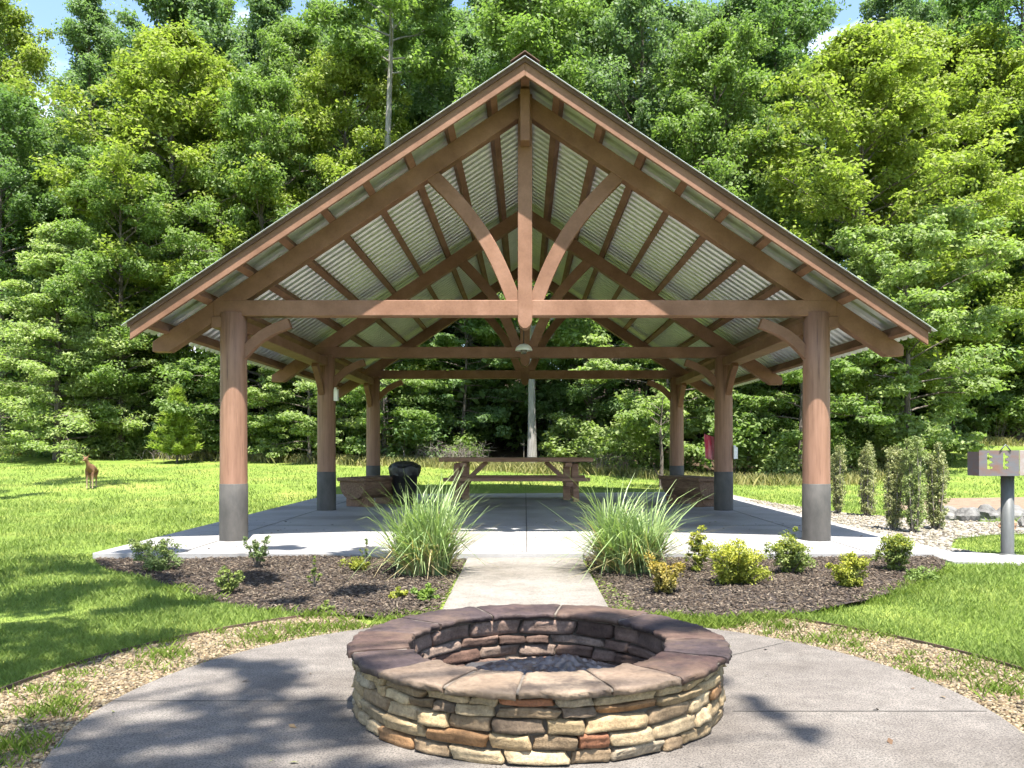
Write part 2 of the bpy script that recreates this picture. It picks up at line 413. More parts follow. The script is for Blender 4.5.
# ------------------------------------------------------------------ scatter: gravel, mulch chips
ICO = None
bm = bmesh.new(); bmesh.ops.create_icosphere(bm, subdivisions=1, radius=1); bm.verts.ensure_lookup_table()
icoV = np.array([v_.co[:] for v_ in bm.verts]); icoF = np.array([[v_.index for v_ in f.verts] for f in bm.faces]); bm.free()
def attr_mat(name, rough=.9, var=None, spec=.3, stain=False):
    m, nt, b = mat(name); a = N(nt, 'ShaderNodeAttribute'); a.attribute_name = 'tone'
    c = a.outputs['Color']
    if var:
        v = gcoord(nt); f = noise(nt, var, 5, .65, v)
        c = mix(nt, 1.0, c, ramp(nt, f, [(.25, (.5, .47, .45)), (.5, (.95, .93, .9)), (.75, (1.45, 1.42, 1.36))]), 'MULTIPLY')
        f3 = noise(nt, var * 7, 4, .75, v)
        c = mix(nt, 1.0, c, ramp(nt, f3, [(.32, (.68, .66, .64)), (.5, (1, 1, 1)), (.7, (1.25, 1.24, 1.2))]), 'MULTIPLY')
        if stain:
            c = mix(nt, ramp(nt, noise(nt, 3.2, 5, .7, v), [(.44, (0, 0, 0)), (.62, (.35, .35, .35))]), c, (.17, .115, .075))
            c = mix(nt, ramp(nt, noise(nt, 4.1, 6, .7, gcoord(nt, (1, 1.3, 1))), [(.52, (0, 0, 0)), (.70, (.85, .85, .85))]), c, (.030, .022, .022))
        bump(nt, b, f3, .6, .008)
    nt.links.new(c, b.inputs['Base Color']); b.inputs['Roughness'].default_value = rough; b.inputs['Specular IOR Level'].default_value = spec
    return m
M['pebble'] = attr_mat('river_pebbles', .8); M['chip'] = attr_mat('bark_chips', .9); 
def pebbles(x, y, z, s, tones, name, label=None):
    n = len(x)
    sc3 = s[:, None] * np.stack([rng.uniform(.7, 1.3, n), rng.uniform(.6, 1.1, n), rng.uniform(.35, .7, n)], -1)
    V = icoV[None] * sc3[:, None, :] * (1 + rng.uniform(-.18, .18, (n, 12, 1)))
    a = rng.uniform(0, 6.28, n); ca, sa = np.cos(a)[:, None], np.sin(a)[:, None]
    VX = V[..., 0] * ca - V[..., 1] * sa; VY = V[..., 0] * sa + V[..., 1] * ca
    V = np.stack([VX + x[:, None], VY + y[:, None], V[..., 2] + z[:, None] + sc3[:, 2:3] * .4], -1)
    Fc = icoF[None] + (np.arange(n) * 12)[:, None, None]
    t = np.array([.37, .345, .28]) * tones[rng.integers(0, len(tones), n)] * rng.uniform(.5, 1.35, (n, 1))
    me = npmesh(name, V.reshape(-1, 3), Fc.reshape(-1, 3), False, {'tone': np.repeat(t, 12, 0)})
    return tag(obj(name, me, M['pebble']), kind='stuff')
def ring_pts(n, a0, a1, r0, r1):
    a = np.radians(rng.uniform(a0, a1, n)); r = np.sqrt(rng.uniform(r0**2, r1**2, n))
    return PC[0] + r*np.cos(a), PC[1] + r*np.sin(a)
tan_t = np.array([[.50, .40, .27], [.58, .48, .34], [.40, .31, .21], [.62, .55, .44], [.30, .22, .15], [.45, .38, .32]])
gx, gy = ring_pts(17000, 122, 205, 1.94, 2.55); hx, hy = ring_pts(16000, -30, 55, 1.94, 2.55)
gx = np.r_[gx, hx]; gy = np.r_[gy, hy]
tag(pebbles(gx, gy, np.full(len(gx), -.01), rng.uniform(.0045, .0125, len(gx)), tan_t, 'gravel'), 'tan gravel filling the border ring around the round patio', 'gravel')
# pale gravel along the path on the right
px_ = rng.uniform(4.4, 10, 9000); py_ = rng.uniform(9.2, 18, 9000); k = inpoly(px_, py_, PALE)
px_, py_ = px_[k], py_[k]
tag(pebbles(px_, py_, tz(px_, py_) + .012, rng.uniform(.012, .03, len(px_)), np.array([[.6, .56, .5], [.7, .67, .62], [.45, .41, .36]]), 'gravel'), 'loose pale gravel on the path right of the pavilion', 'gravel')
# mulch
n = 60000
mx_ = rng.uniform(-4.4, 4.2, n); my_ = rng.uniform(5.6, 8.72, n)
k = inpoly(mx_, my_, BED) & ~((np.abs(mx_) < .60)); mx_, my_ = mx_[k], my_[k]; n = len(mx_)
mz_ = -.002 + .02*np.sin(mx_*2.1)*np.sin(my_*1.7) + rng.uniform(-.004, .018, n)
L = rng.uniform(.012, .042, n); Wd = rng.uniform(.004, .010, n); a = rng.uniform(0, 6.28, n); ti = rng.uniform(-.5, .5, n)
base = np.array([[-1, -.6, 0], [1, -1, .1], [.9, .8, 0], [0, 0, 1.]])
V = base[None] * np.stack([L, Wd, rng.uniform(.003, .01, n)], -1)[:, None]
V[..., 2] += V[..., 0] * np.tan(ti)[:, None]
ca, sa = np.cos(a)[:, None], np.sin(a)[:, None]
V = np.stack([V[..., 0]*ca - V[..., 1]*sa + mx_[:, None], V[..., 0]*sa + V[..., 1]*ca + my_[:, None], V[..., 2] + mz_[:, None]], -1)
Fc = np.array([[0, 1, 3], [1, 2, 3], [2, 0, 3], [0, 2, 1]])[None] + (np.arange(n) * 4)[:, None, None]
tone = np.array([[.10, .075, .06], [.17, .13, .11], [.07, .05, .04], [.26, .215, .185], [.135, .11, .10]])[rng.integers(0, 5, n)] * np.array([.54, .52, .44]) * rng.uniform(.6, 1.4, (n, 1))
tag(obj('bark_mulch', npmesh('bark_mulch', V.reshape(-1, 3), Fc.reshape(-1, 3), False, {'tone': np.repeat(tone, 4, 0)}), M['chip']), 'dark bark mulch covering the planting bed before the slab', 'mulch', kind='stuff')

# ------------------------------------------------------------------ grass blades
def lawn_mask(x, y):
    ok = ~inpoly(x, y, BED) & ~inpoly(x, y, WALK) & ~inpoly(x, y, PALE) & ~inpoly(x, y, ROAD)
    r = np.hypot(x - PC[0], y - PC[1]); ok &= r > 2.58
    ok &= ~((x > SLAB[0]-.02) & (x < SLAB[1]+.02) & (y > SLAB[2]-.02) & (y < SLAB[3]+.02))
    e = np.interp(x, edgeX, edgeY) + noise2(x*.8, y*.5, 2)*.55
    ok &= y < e - .5
    return ok
def blades(x, y, z, h, wd, name, lean=.5, lvm=(.2, .9)):
    n = len(x); a = rng.uniform(0, 6.28, n); b_ = rng.uniform(0, 6.28, n)
    l = h * rng.uniform(.1, lean, n)
    dx, dy = np.cos(a) * wd / 2, np.sin(a) * wd / 2
    V = np.stack([np.stack([x - dx, y - dy, z], -1), np.stack([x + dx, y + dy, z], -1),
                  np.stack([x + dx*.55 + np.cos(b_)*l*.4, y + dy*.55 + np.sin(b_)*l*.4, z + h*.6], -1), np.stack([x + np.cos(b_)*l, y + np.sin(b_)*l, z + h], -1)], 1)
    Fc = np.array([[0, 1, 2, 3]])[None] + (np.arange(n)*4)[:, None, None]
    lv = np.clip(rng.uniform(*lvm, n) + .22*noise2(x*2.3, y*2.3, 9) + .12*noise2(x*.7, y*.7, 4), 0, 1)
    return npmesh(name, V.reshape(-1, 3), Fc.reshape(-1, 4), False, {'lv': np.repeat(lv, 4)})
# sample by distance: y with density falling as 1/y^2
n = 520000
u = rng.uniform(0, 1, n); ymin, ymax = 3.2, 27.
yy = 1 / (1/ymin - u*(1/ymin - 1/ymax)); yy = yy * rng.uniform(.97, 1.03, n)
xx = rng.uniform(-1, 1, n) * (yy * .66 + .3)
k = lawn_mask(xx, yy); xx, yy = xx[k], yy[k]; n = len(xx)
patch = noise2(xx*1.5, yy*1.5, 5)
hh = (.028 + .018*np.clip(patch, -1, 1)) * rng.uniform(.6, 1.5, n) * np.clip(.75 + yy/16, .9, 1.8)
ww = .0042 * np.clip(yy / 4, .8, 6)
g = obj('lawn_grass', blades(xx, yy, tz(xx, yy) - .004, hh, ww, 'lawn_grass', .9), M['blade'])
g.color = (.158, .215, .058, 1)
tag(g, 'short green lawn grass around the pavilion and patio', 'grass', kind='stuff')
# tufts creeping over the gravel and along the bed edge
def tufts(cs, name, label):
    X_, Y_, H_ = [], [], []
    for (cx, cy, r, cnt, h) in cs:
        X_.append(cx + rng.normal(0, r, cnt)); Y_.append(cy + rng.normal(0, r, cnt)*.8); H_.append(h*rng.uniform(.5, 1.3, cnt))
    x = np.concatenate(X_); y = np.concatenate(Y_); h = np.concatenate(H_)
    k = (np.hypot(x-PC[0], y-PC[1]) > 1.93) & ~((np.abs(x) < .6) & (y > 5)); x, y, h = x[k], y[k], h[k]
    o = obj(name, blades(x, y, np.full(len(x), -.012), h, np.full(len(x), .006), name, 1.2), M['blade']); o.color = (.12, .17, .03, 1)
    tag(o, label, 'grass', kind='stuff')
cs = []
for k in range(46):
    a = R(random.uniform(52, 128)); r = random.uniform(1.98, 2.25); cs.append((PC[0]+r*math.cos(a), PC[1]+r*math.sin(a), .06, 90, .045))
for k in range(95):
    a = R(random.choice([random.uniform(-25, 55), random.uniform(125, 200)])); r = random.uniform(1.98, 2.6); cs.append((PC[0]+r*math.cos(a), PC[1]+r*math.sin(a), random.uniform(.03, .09), 60, .034))
for k in range(40):
    t = random.random(); i = random.randrange(4, 18); p, q = BED[i], BED[i+1]; cs.append((p[0]+(q[0]-p[0])*t, p[1]+(q[1]-p[1])*t - .05, .07, 80, .05))
for (px, py) in ((300, 630), (330, 627), (270, 640), (440, 598), (690, 628), (780, 628), (820, 640), (165, 655), (50, 712), (20, 745), (0, 750), (740, 622), (1000, 690)):
    yy_ = CH*F/(py-HZ); cs.append(((px-CX)*yy_/F, yy_, .08, 140, .05))
tufts(cs, 'weed_grass', 'weedy grass tufts creeping over the gravel and mulch edge')

# ------------------------------------------------------------------ pavilion
PAV = empty('pavilion', (0, 0, 0))
tag(PAV, 'open timber pavilion with metal gable roof on six log posts', 'pavilion')
TY = (9.95, 14.6, 19.1); PX = 3.41; SL = .668; RT = 5.433      # roof top at ridge
def roofz(x, off=0): return RT - SL * abs(x) + off
RY0, RY1 = 9.31, 19.75          # rake planes
for ty in TY:
    for sx in (-1, 1):
        n = 28; mb = MB(); prof = []
        pr = [(.157, .05), (.156, .72), (.153, 1.5), (.150, 2.70)]
        mb.lathe([(r, z - .05) for r, z in [(.157, .70), (.154, 1.4), (.152, 2.0), (.150, 2.70), (.0, 2.70)]], n)
        post = mb.build('post', M['log'], PAV, 0, (sx*PX, ty, .05))
        sb = MB().lathe([(.161, 0), (.162, .3), (.161, .655), (.156, .662), (.15, .662)], n).build('post_sleeve', M['sleeve'], post)
# trusses
for ty in TY:
    y0, y1 = ty - .085, ty + .085
    MB().box(-3.62, 3.62, y0, y1, 2.66, 2.845).build('tie_beam', M['timber'], PAV, .01)
    for sx in (-1, 1):
        xt = 4.33 if sx < 0 else 4.40
        top0 = RT - .18; th = .245
        zt = top0 - SL*xt; zb = 2.245 - (xt-4.33)*SL
        xr = (top0 - th - zb)/SL
        poly = [(0.0, top0), (xt, zt), (xt, zb), (xr, zb), (0.0, top0 - th)]
        poly = [(sx*max(x, .0), z) for x, z in poly]
        MB().prism(poly, 'y', ty - .080, ty + .080).build('rafter', M['timber'], PAV, .008)
        # curved strut from king post foot to rafter
        path = []
        p0 = (.115, 2.80); p1 = (1.10, 4.32); 
        for i in range(11):
            t = i/10; bx = p0[0] + (p1[0]-p0[0])*t; bz = p0[1] + (p1[1]-p0[1])*t
            bow = .125*math.sin(math.pi*t)
            dx, dz = p1[0]-p0[0], p1[1]-p0[1]; l = math.hypot(dx, dz)
            path.append((sx*(bx - dz/l*bow), bz + dx/l*bow))
        MB().curved(path, .165, 'y', ty - .066, ty + .066).build('curved_strut', M['timber'], PAV, .006)
        # knee brace post -> tie beam
        path = []
        q0 = (PX - .10, 2.20); q1 = (PX - .66, 2.585)
        for i in range(9):
            t = i/8; bx = q0[0] + (q1[0]-q0[0])*t; bz = q0[1] + (q1[1]-q0[1])*t
            bow = .06*math.sin(math.pi*t)
            path.append((sx*(bx + .6*bow) , bz + .78*bow))
        MB().curved(path, .12, 'y', ty - .05, ty + .05).build('knee_brace', M['timber'], PAV, .006)
    kp = MB().prism([(-.083, 2.655), (-.083, RT-.2), (.083, RT-.2), (.083, 2.655), (.083, 2.60), (.06, 2.545), (.022, 2.515), (-.022, 2.515), (-.06, 2.545), (-.083, 2.60)], 'y', ty - .093, ty + .093)
    kp.build('king_post', M['timber'], PAV, .006)
# ridge stub seen at the gable peak
MB().box(-.055, .055, TY[0]-.30, TY[0]-.095, 4.62, 5.21).build('king_post_block', M['timber'], PAV, .006)
# plate beams, longitudinal braces
for sx in (-1, 1):
    MB().box(sx*3.50-.14, sx*3.50+.14, TY[0]-.10, TY[2]+.20, 2.52, 2.655).build('plate_beam', M['timber'], PAV, .01)
    for i, ty in enumerate(TY):
        for d in (-1, 1):
            if (i == 0 and d < 0) or (i == 2 and d > 0): continue
            path = []
            for k in range(9):
                t = k/8; path.append((ty + d*(.10 + .52*t), 2.05 + .46*t + .04*math.sin(math.pi*t)))
            MB().curved(path, .12, 'x', sx*3.46-.05, sx*3.46+.05).build('knee_brace', M['timber'], PAV, .006)
# purlins
PO = [.38, .86, 1.33, 1.80, 2.27, 2.74, 3.21, 3.69]
ang = math.atan(SL)
def slopebox(sx, x, w, top, bot, y0, y1):
    c, s = math.cos(ang), math.sin(ang)
    P = []
    for (u, v_) in ((-w/2, -top), (w/2, -top), (w/2, -bot), (-w/2, -bot)):
        bx = x + u*c + v_*s*1.0; bz = roofz(x) - u*s + v_*c
        P.append((sx*bx, bz))
    return MB().prism(P, 'y', y0, y1)
for sx in (-1, 1):
    for x in PO:
        slopebox(sx, x + .05, .085, .024, .150, RY0 + .04, RY1 - .04).build('purlin', M['timber'], PAV, .004)
    slopebox(sx, 4.24 if sx < 0 else 4.33, .05, .024, .175, RY0 + .04, RY1 - .04).build('eave_board', M['timber'], PAV, .004)
MB().box(-.05, .05, RY0+.04, RY1-.04, RT-.19, RT-.045).build('ridge_beam', M['timber'], PAV, .004)
# rake boards
for yb in (RY0, RY1 - .04):
    for sx in (-1, 1):
        xe = 4.33 if sx < 0 else 4.42
        poly = [(0, RT-.028), (sx*xe, RT-.028-SL*xe), (sx*xe, RT-.225-SL*xe), (0, RT-.225)]
        MB().prism(poly, 'y', yb, yb+.04).build('rake_board', M['timber'], PAV, .005)
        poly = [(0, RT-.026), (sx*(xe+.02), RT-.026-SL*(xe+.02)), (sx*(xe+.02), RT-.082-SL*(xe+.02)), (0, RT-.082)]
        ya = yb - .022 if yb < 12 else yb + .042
        MB().prism(poly, 'y', ya, ya + .02).build('rake_shade_trim', M['cap_rake_shade'], PAV, .002)  # upper band coloured darker than the board for the overhang's shade
# roof sheets with ribs running ridge to eave
for sx in (-1, 1):
    prof = []; y = RY0 - .055; pitch = .19
    while y < RY1 + .05:
        prof += [(y, 0), (y+.085, 0), (y+.105, .022), (y+.150, .022), (y+.170, 0)]
        prof += [(y+.0, 0)][:0]; y += pitch
    V = []; Fc = []; m_ = len(prof); t = .004
    xe = 4.40 if sx < 0 else 4.49; c, s = math.cos(ang), math.sin(ang)
    for (yy_, d) in prof:
        for off in (d - .022, d - .022 - t):
            V += [(sx*(0.0 + off*s*0), yy_, RT + off/c), (sx*xe, yy_, RT - SL*xe + off/c)]
    for i in range(m_-1):
        a = 4*i; q = 4*(i+1)
        Fc += [(a, a+1, q+1, q), (a+2, q+2, q+3, a+3), (a+1, a+3, q+3, q+1), (a, q, q+2, a+2)]
    Fc += [(0, 2, 3, 1), (4*(m_-1), 4*(m_-1)+1, 4*(m_-1)+3, 4*(m_-1)+2)]
    MB().add(V, Fc).build('roof_sheet', M['roof'], PAV)
MB().prism([(-.16, RT-.16*SL+.006), (0, RT+.012), (.16, RT-.16*SL+.006), (.16, RT-.16*SL+.016), (0, RT+.024), (-.16, RT-.16*SL+.016)], 'y', RY0-.065, RY1+.06).build('ridge_cap', M['cap_rake_shade'], PAV)

# lamp hanging inside
M['white'] = two_tone('white_enamel', (.72, .72, .70), (.80, .80, .78), 8, .35, (1, 1, 1), 0)
M['black'] = two_tone('black_plastic', (.012, .012, .012), (.03, .03, .03), 6, .45, (1, 1, 1), .2, .004)
M['glass'] = two_tone('frosted_bulb', (.10, .09, .08), (.16, .15, .14), 8, .3, (1, 1, 1), 0)
LAMP = empty('pendant_lamp', (-.02, 13.9, 2.72)); tag(LAMP, 'white dome pendant lamp hanging under the roof near the middle truss', 'lamp')
MB().lathe([(.03, .10), (.07, .09), (.115, .055), (.137, .015), (.14, -.01), (.128, -.01), (.10, .03), (.02, .07)], 24).build('lamp_shade', M['white'], LAMP)
MB().lathe([(.0, .06), (.05, .05), (.055, -.03), (.04, -.06), (0, -.07)], 16).build('bulb', M['glass'], LAMP)
MB().tube([(0, 0, .08), (0, 0, RT-.19-2.72)], .009, 8).build('stem', M['black'], LAMP)
# outlet boxes
for (x, y, z, lab) in ((-3.41+.17, 14.53, 2.02, 'small white outlet box on the right side of the left middle post'), (3.41+.17, 14.53, 1.03, 'small white outlet box low on the right middle post')):
    t = empty('outlet_box', (x, y, z)); tag(t, lab, 'outlet box')
    MB().box(-.022, .045, -.05, .05, -.10, .10).build('cover', M['white'], t, .006)
    MB().box(-.02, .02, -.02, .02, .10, .13).build('conduit_fitting', M['white'], t, .003)
# cloth
M['cloth'] = two_tone('red_pink_cloth', (.55, .05, .09), (.70, .35, .36), 9, .9, (1, 1, .3), .2, .01)
V = []; Fc = []; nu, nv = 9, 9
for i in range(nv):
    for k in range(nu):
        u = k/(nu-1); t = i/(nv-1)
        V.append((3.10 + .18*u + .03*t, 14.74 + .03*math.sin(u*9) * (.4+t), 1.36 - .42*t - .05*u))
for i in range(nv-1):
    for k in range(nu-1): Fc.append((i*nu+k, i*nu+k+1, (i+1)*nu+k+1, (i+1)*nu+k))
o = MB().add(V, Fc, True).build('cloth', M['cloth']); tag(o, 'red and pink cloth hanging beside the right middle post', 'cloth')
s_ = o.modifiers.new('solid', 'SOLIDIFY'); s_.thickness = .006
o.name = 'hanging_cloth'

# ------------------------------------------------------------------ picnic table
PT = empty('picnic_table', (-.18, 17.4, .05)); tag(PT, 'long brown wooden picnic table with attached benches under the pavilion', 'picnic table')
M['table'] = two_tone('brown_table_wood', (.24, .128, .08), (.36, .205, .135), 4, .65, (.6, 6, 6), .3, .006)
for k in range(5):
    yk = -.38 + k*.19; dx = .0 if k else .0
    MB().box(-1.54 + (.0 if k > 0 else .0), 1.54, yk - .088, yk + .088, .785, .865).build('top_plank', M['table'], PT, .008)
for sy in (-1, 1):
    for k in range(2):
        yk = sy*(.72 + (k-.5)*.16)
        MB().box(-1.42, 1.45, yk - .075, yk + .075, .41, .475).build('bench_plank', M['table'], PT, .008)
for sx in (-1, 1):
    x = sx*1.05
    MB().box(x-.075, x+.075, -.80, .80, .31, .40).build('bench_bearer', M['table'], PT, .008)
    MB().box(x-.07, x+.07, -.44, .44, .68, .77).build('top_bearer', M['table'], PT, .008)
    for sy in (-1, 1):
        MB().prism([(sy*.30, .75), (sy*.14, .75), (sy*.50, 0), (sy*.68, 0)], 'x', x + sx*.08, x + sx*.20).build('leg', M['table'], PT, .008)
    MB().box(x - sx*.02 - .07, x - sx*.02 + .07, -.09, .09, 0, .70).build('pedestal', M['table'], PT, .01)
    mb = MB().curved([(x - sx*.06, .42), (x - sx*.45, .78)], .09, 'y', -.045, .045)
    mb.build('brace', M['table'], PT, .006)

# ------------------------------------------------------------------ trash can
TC = empty('trash_can', (-2.25, 15.9, .05)); tag(TC, 'black round trash can with loose bag rim, behind left ornamental grass', 'trash can')
MB().lathe([(.0, 0), (.20, 0), (.215, .03), (.245, .70), (.262, .70), (.262, .73), (.24, .73), (.20, .10), (0, .10)], 28).build('bin', M['black'], TC)
V = []; prof = [(.24, .71), (.285, .735), (.295, .69), (.285, .60), (.275, .545)]
mb = MB(); n = 48
for (r, z) in prof:
    for k in range(n):
        a = 2*math.pi*k/n; wv = .012*math.sin(7*a+z*30) + .008*math.sin(13*a)
        V.append(((r+wv)*math.cos(a), (r+wv)*math.sin(a), z + .018*math.sin(5*a)))
Fc = [(i*n+k, i*n+(k+1) % n, (i+1)*n+(k+1) % n, (i+1)*n+k) for i in range(len(prof)-1) for k in range(n)]
M['bag'] = two_tone('black_bag', (.008, .008, .009), (.02, .02, .022), 12, .28, (1, 1, .4), .6, .02)
mb.add(V, Fc, True).build('bag', M['bag'], TC)
MB().lathe([(.255, .735), (.25, .765), (.15, .81), (0, .825)], 28).build('lid', M['black'], TC)

# ------------------------------------------------------------------ log benches
M['logwood'] = two_tone('weathered_log', (.10, .055, .032), (.21, .125, .075), 5, .8, (1, 6, 6), .5, .012)
M['endgrain'] = two_tone('cut_log_end', (.14, .075, .045), (.25, .15, .09), 8, .8, (6, 6, 6), .4, .008)
def bench(loc, rz, label):
    t = empty('log_bench', loc, rz); t.scale = (.84, .95, 1); tag(t, label, 'bench')
    # seat slab: a half log, flat side up, running along local x
    n = 12; pr = []
    for i in range(n + 1):
        a = math.pi + math.pi*i/n; pr.append((.30*math.cos(a), .40 + .27*math.sin(a)))
    pr += [(.31, .46), (-.31, .46)]
    MB().prism(pr, 'x', -.78, .78).build('seat', M['logwood'], t, .015)
    MB().prism([(-.33, .462), (.33, .462), (.35, .50), (.33, .53), (-.33, .53), (-.35, .50)], 'x', -.82, .82).build('seat_board', M['logwood'], t, .01)
    for x in (-.5, .5):
        MB().tube([(x-.15, 0, .165), (x+.15, 0, .165)], .165, 20).build('log_foot', M['endgrain'], t, .01)
        MB().box(x-.12, x+.12, -.26, .26, 0, .15).build('foot_block', M['endgrain'], t, .01)
bench((-2.80, 15.85, .05), R(62), 'low log bench by the left back posts beside the trash can')
bench((3.12, 15.85, .05), R(112), 'low log bench behind the right middle post with slab top')

# ------------------------------------------------------------------ fire pit
PIT = empty('fire_pit', (.06, 3.86, 0)); tag(PIT, 'round dry stacked stone fire pit with flagstone cap on the patio', 'fire pit')
M['stone'] = attr_mat('stacked_fieldstone', .85, 13); M['cap'] = attr_mat('purple_brown_flagstone', .7, 6, .3, True)
M['mortar'] = two_tone('pale_mortar', (.105, .088, .07), (.165, .14, .115), 18, .95, (1, 1, 1), .3, .006)
M['pitcore'] = two_tone('dark_joint', (.075, .06, .045), (.13, .105, .08), 15, .95, (1, 1, 1), .3, .006)
def stone_ring(Rf, depth, z0, z1, rows, outward, tones, wts, lr=(.07, .20), seed=1):
    rs = random.Random(seed); Vs = []; Fs = []; T = []
    zs = [0]
    for i in range(rows): zs.append(zs[-1] + rs.uniform(.7, 1.35))
    zs = [z0 + (z1-z0)*z/zs[-1] for z in zs]
    UU = [0, .035, .22, .42, .61, .80, .965, 1]; WW = [0, .09, .36, .66, .91, 1]; NU, NW = 8, 6  # grid over each stone face
    for r_ in range(rows):
        a = rs.uniform(0, 1)
        end = a + 2*math.pi
        while a < end - .001:
            ln = rs.uniform(*lr)/abs(Rf); 
            if end - a - ln < lr[0]*.6/abs(Rf): ln = end - a
            g = .0018/abs(Rf); a0, a1 = a+g, a+ln-g
            jb = rs.uniform(-.006, .006); jt = rs.uniform(-.006, .006)
            za, zb = zs[r_]+.0016+jb*.6, zs[r_+1]-.0016+jt*.6
            pushed = rs.uniform(-.008, .007); tilt = rs.uniform(-.004, .004); s1 = rs.uniform(0, 50)
            tu, tw, ku, kw = rs.uniform(-1, 1), rs.uniform(-1, 1), rs.uniform(.15, .85), rs.uniform(.2, .8); tone = rs.choices(tones, wts)[0]; k = rs.uniform(.7, 1.15)
            b0 = len(Vs)
            for iw in range(NW):
                for iu in range(NU):
                    u = UU[iu]; w_ = WW[iw]
                    eu = min(u, 1-u)*2; ew = min(w_, 1-w_)*2
                    edge = min(1, eu*14); edge2 = min(1, ew*5.5)
                    bulge = .009*edge*edge2 + .008*(tu*(u-.5)*2 + tw*(w_-.5)*2) + (.006*abs(u-ku)*2 + .004*abs(w_-kw)*2 + rs.uniform(-.003, .003))*edge*edge2
                    rad = Rf + outward*(bulge + pushed - .010 + tilt*(u-.5)*3)
                    # irregular outline
                    zc = za + (zb-za)*w_ + .004*math.sin(u*6+s1)*(1 if w_ > .5 else .6)*(1-ew)
                    aa = a0 + (a1-a0)*u + .06*(a1-a0)*math.sin(w_*4+s1)*(1-eu)*.6
                    # round the corners
                    cc = (1-eu)*(1-ew)
                    zc += (.5-w_)*(zb-za)*.12*cc; aa += (.5-u)*(a1-a0)*.04*cc
                    Vs.append((rad*math.cos(aa), rad*math.sin(aa), zc)); T.append([c_*k for c_ in tone])
            for iw in range(NW-1):
                for iu in range(NU-1):
                    q = b0+iw*NU+iu; f = (q, q+1, q+NU+1, q+NU); Fs.append(f if outward > 0 else f[::-1])
            # sides running back into the wall
            rim = [b0+i for i in range(NU)] + [b0+i*NU+NU-1 for i in range(1, NW)] + [b0+(NW-1)*NU+i for i in range(NU-2, -1, -1)] + [b0+i*NU for i in range(NW-2, 0, -1)]
            b1 = len(Vs)
            for q in rim:
                x, y, z = Vs[q]; r0 = math.hypot(x, y); r1 = r0 - outward*depth
                Vs.append((x*r1/r0, y*r1/r0, z)); T.append([c_*.9*k for c_ in tone])
            L_ = len(rim)
            for i in range(L_):
                f = (rim[i], b1+i, b1+(i+1) % L_, rim[(i+1) % L_]); Fs.append(f if outward > 0 else f[::-1])
            a += ln
    return np.array(Vs), np.array(Fs), np.array(T)
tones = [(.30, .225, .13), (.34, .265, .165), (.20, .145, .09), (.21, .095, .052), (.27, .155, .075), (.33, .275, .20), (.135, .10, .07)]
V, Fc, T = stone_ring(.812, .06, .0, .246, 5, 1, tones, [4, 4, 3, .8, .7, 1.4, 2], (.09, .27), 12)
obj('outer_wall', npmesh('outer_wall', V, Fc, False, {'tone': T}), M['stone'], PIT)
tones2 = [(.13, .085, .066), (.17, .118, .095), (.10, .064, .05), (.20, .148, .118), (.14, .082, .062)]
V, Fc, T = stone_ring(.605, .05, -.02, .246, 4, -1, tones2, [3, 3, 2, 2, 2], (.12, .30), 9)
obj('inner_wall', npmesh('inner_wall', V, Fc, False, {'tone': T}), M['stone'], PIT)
MB().lathe([(.79, 0), (.785, .245), (.63, .245), (.625, -.02)], 64).build('wall_core', M['pitcore'], PIT)
# capstones
rs = random.Random(4); a = R(-96); cuts = []
while a < R(-96+360) - R(8):
    d = R(rs.uniform(20, 36)); cuts.append((a, min(a+d, R(264)))); a += d
if cuts[-1][1] < R(264): cuts.append((cuts[-1][1], R(264)))
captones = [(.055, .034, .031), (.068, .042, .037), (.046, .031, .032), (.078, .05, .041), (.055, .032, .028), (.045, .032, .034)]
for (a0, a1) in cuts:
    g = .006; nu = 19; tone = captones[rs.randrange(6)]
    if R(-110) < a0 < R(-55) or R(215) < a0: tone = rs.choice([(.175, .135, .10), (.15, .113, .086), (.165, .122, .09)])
    V = []; Fc = []; dz = rs.uniform(-.003, .003); jin = rs.uniform(-.006, .006); jo = rs.uniform(-.006, .006)
    prof = [(.577+jin, .250), (.574+jin, .271), (.580+jin, .2775), (.62, .279), (.67, .2805), (.72, .280), (.77, .281), (.82+jo, .279), (.838+jo, .2775), (.845+jo, .271), (.843+jo, .262), (.844+jo, .251)]
    m_ = len(prof)
    sk0 = rs.uniform(-.05, .05); sk1 = rs.uniform(-.05, .05)
    for i in range(nu):
        u = i/(nu-1)
        for (r_, z) in prof:
            aa = a0 + g/r_ + (a1-a0-2*g/r_)*u
            wob = .006*math.sin(aa*17+1.3) + .004*math.sin(aa*41) + rs.uniform(-.004, .004)
            ez = -.004 if i in (0, nu-1) else 0
            V.append(((r_+wob)*math.cos(aa), (r_+wob)*math.sin(aa), z + dz + ez + .002*math.sin(aa*23+r_*30) + rs.uniform(-.0016, .0016)))
    for i in range(nu-1):
        for k in range(m_): Fc.append((i*m_+k, (i+1)*m_+k, (i+1)*m_+(k+1) % m_, i*m_+(k+1) % m_))
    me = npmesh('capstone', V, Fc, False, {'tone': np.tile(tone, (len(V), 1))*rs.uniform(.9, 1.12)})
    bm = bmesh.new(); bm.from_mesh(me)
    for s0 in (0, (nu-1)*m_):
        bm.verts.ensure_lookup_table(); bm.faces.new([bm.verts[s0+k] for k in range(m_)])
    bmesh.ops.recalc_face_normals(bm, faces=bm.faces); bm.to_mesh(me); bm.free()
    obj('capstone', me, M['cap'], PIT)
MB().lathe([(.80, .235), (.806, .250), (.834, .264), (.824, .2715), (.60, .2715), (.592, .264), (.61, .235)], 96).build('cap_mortar', M['mortar'], PIT)
M['ash'] = two_tone('grey_ash', (.012, .011, .012), (.06, .058, .062), 9, .95, (1, 1, 1), .8, .03)
nn = 40; V = []
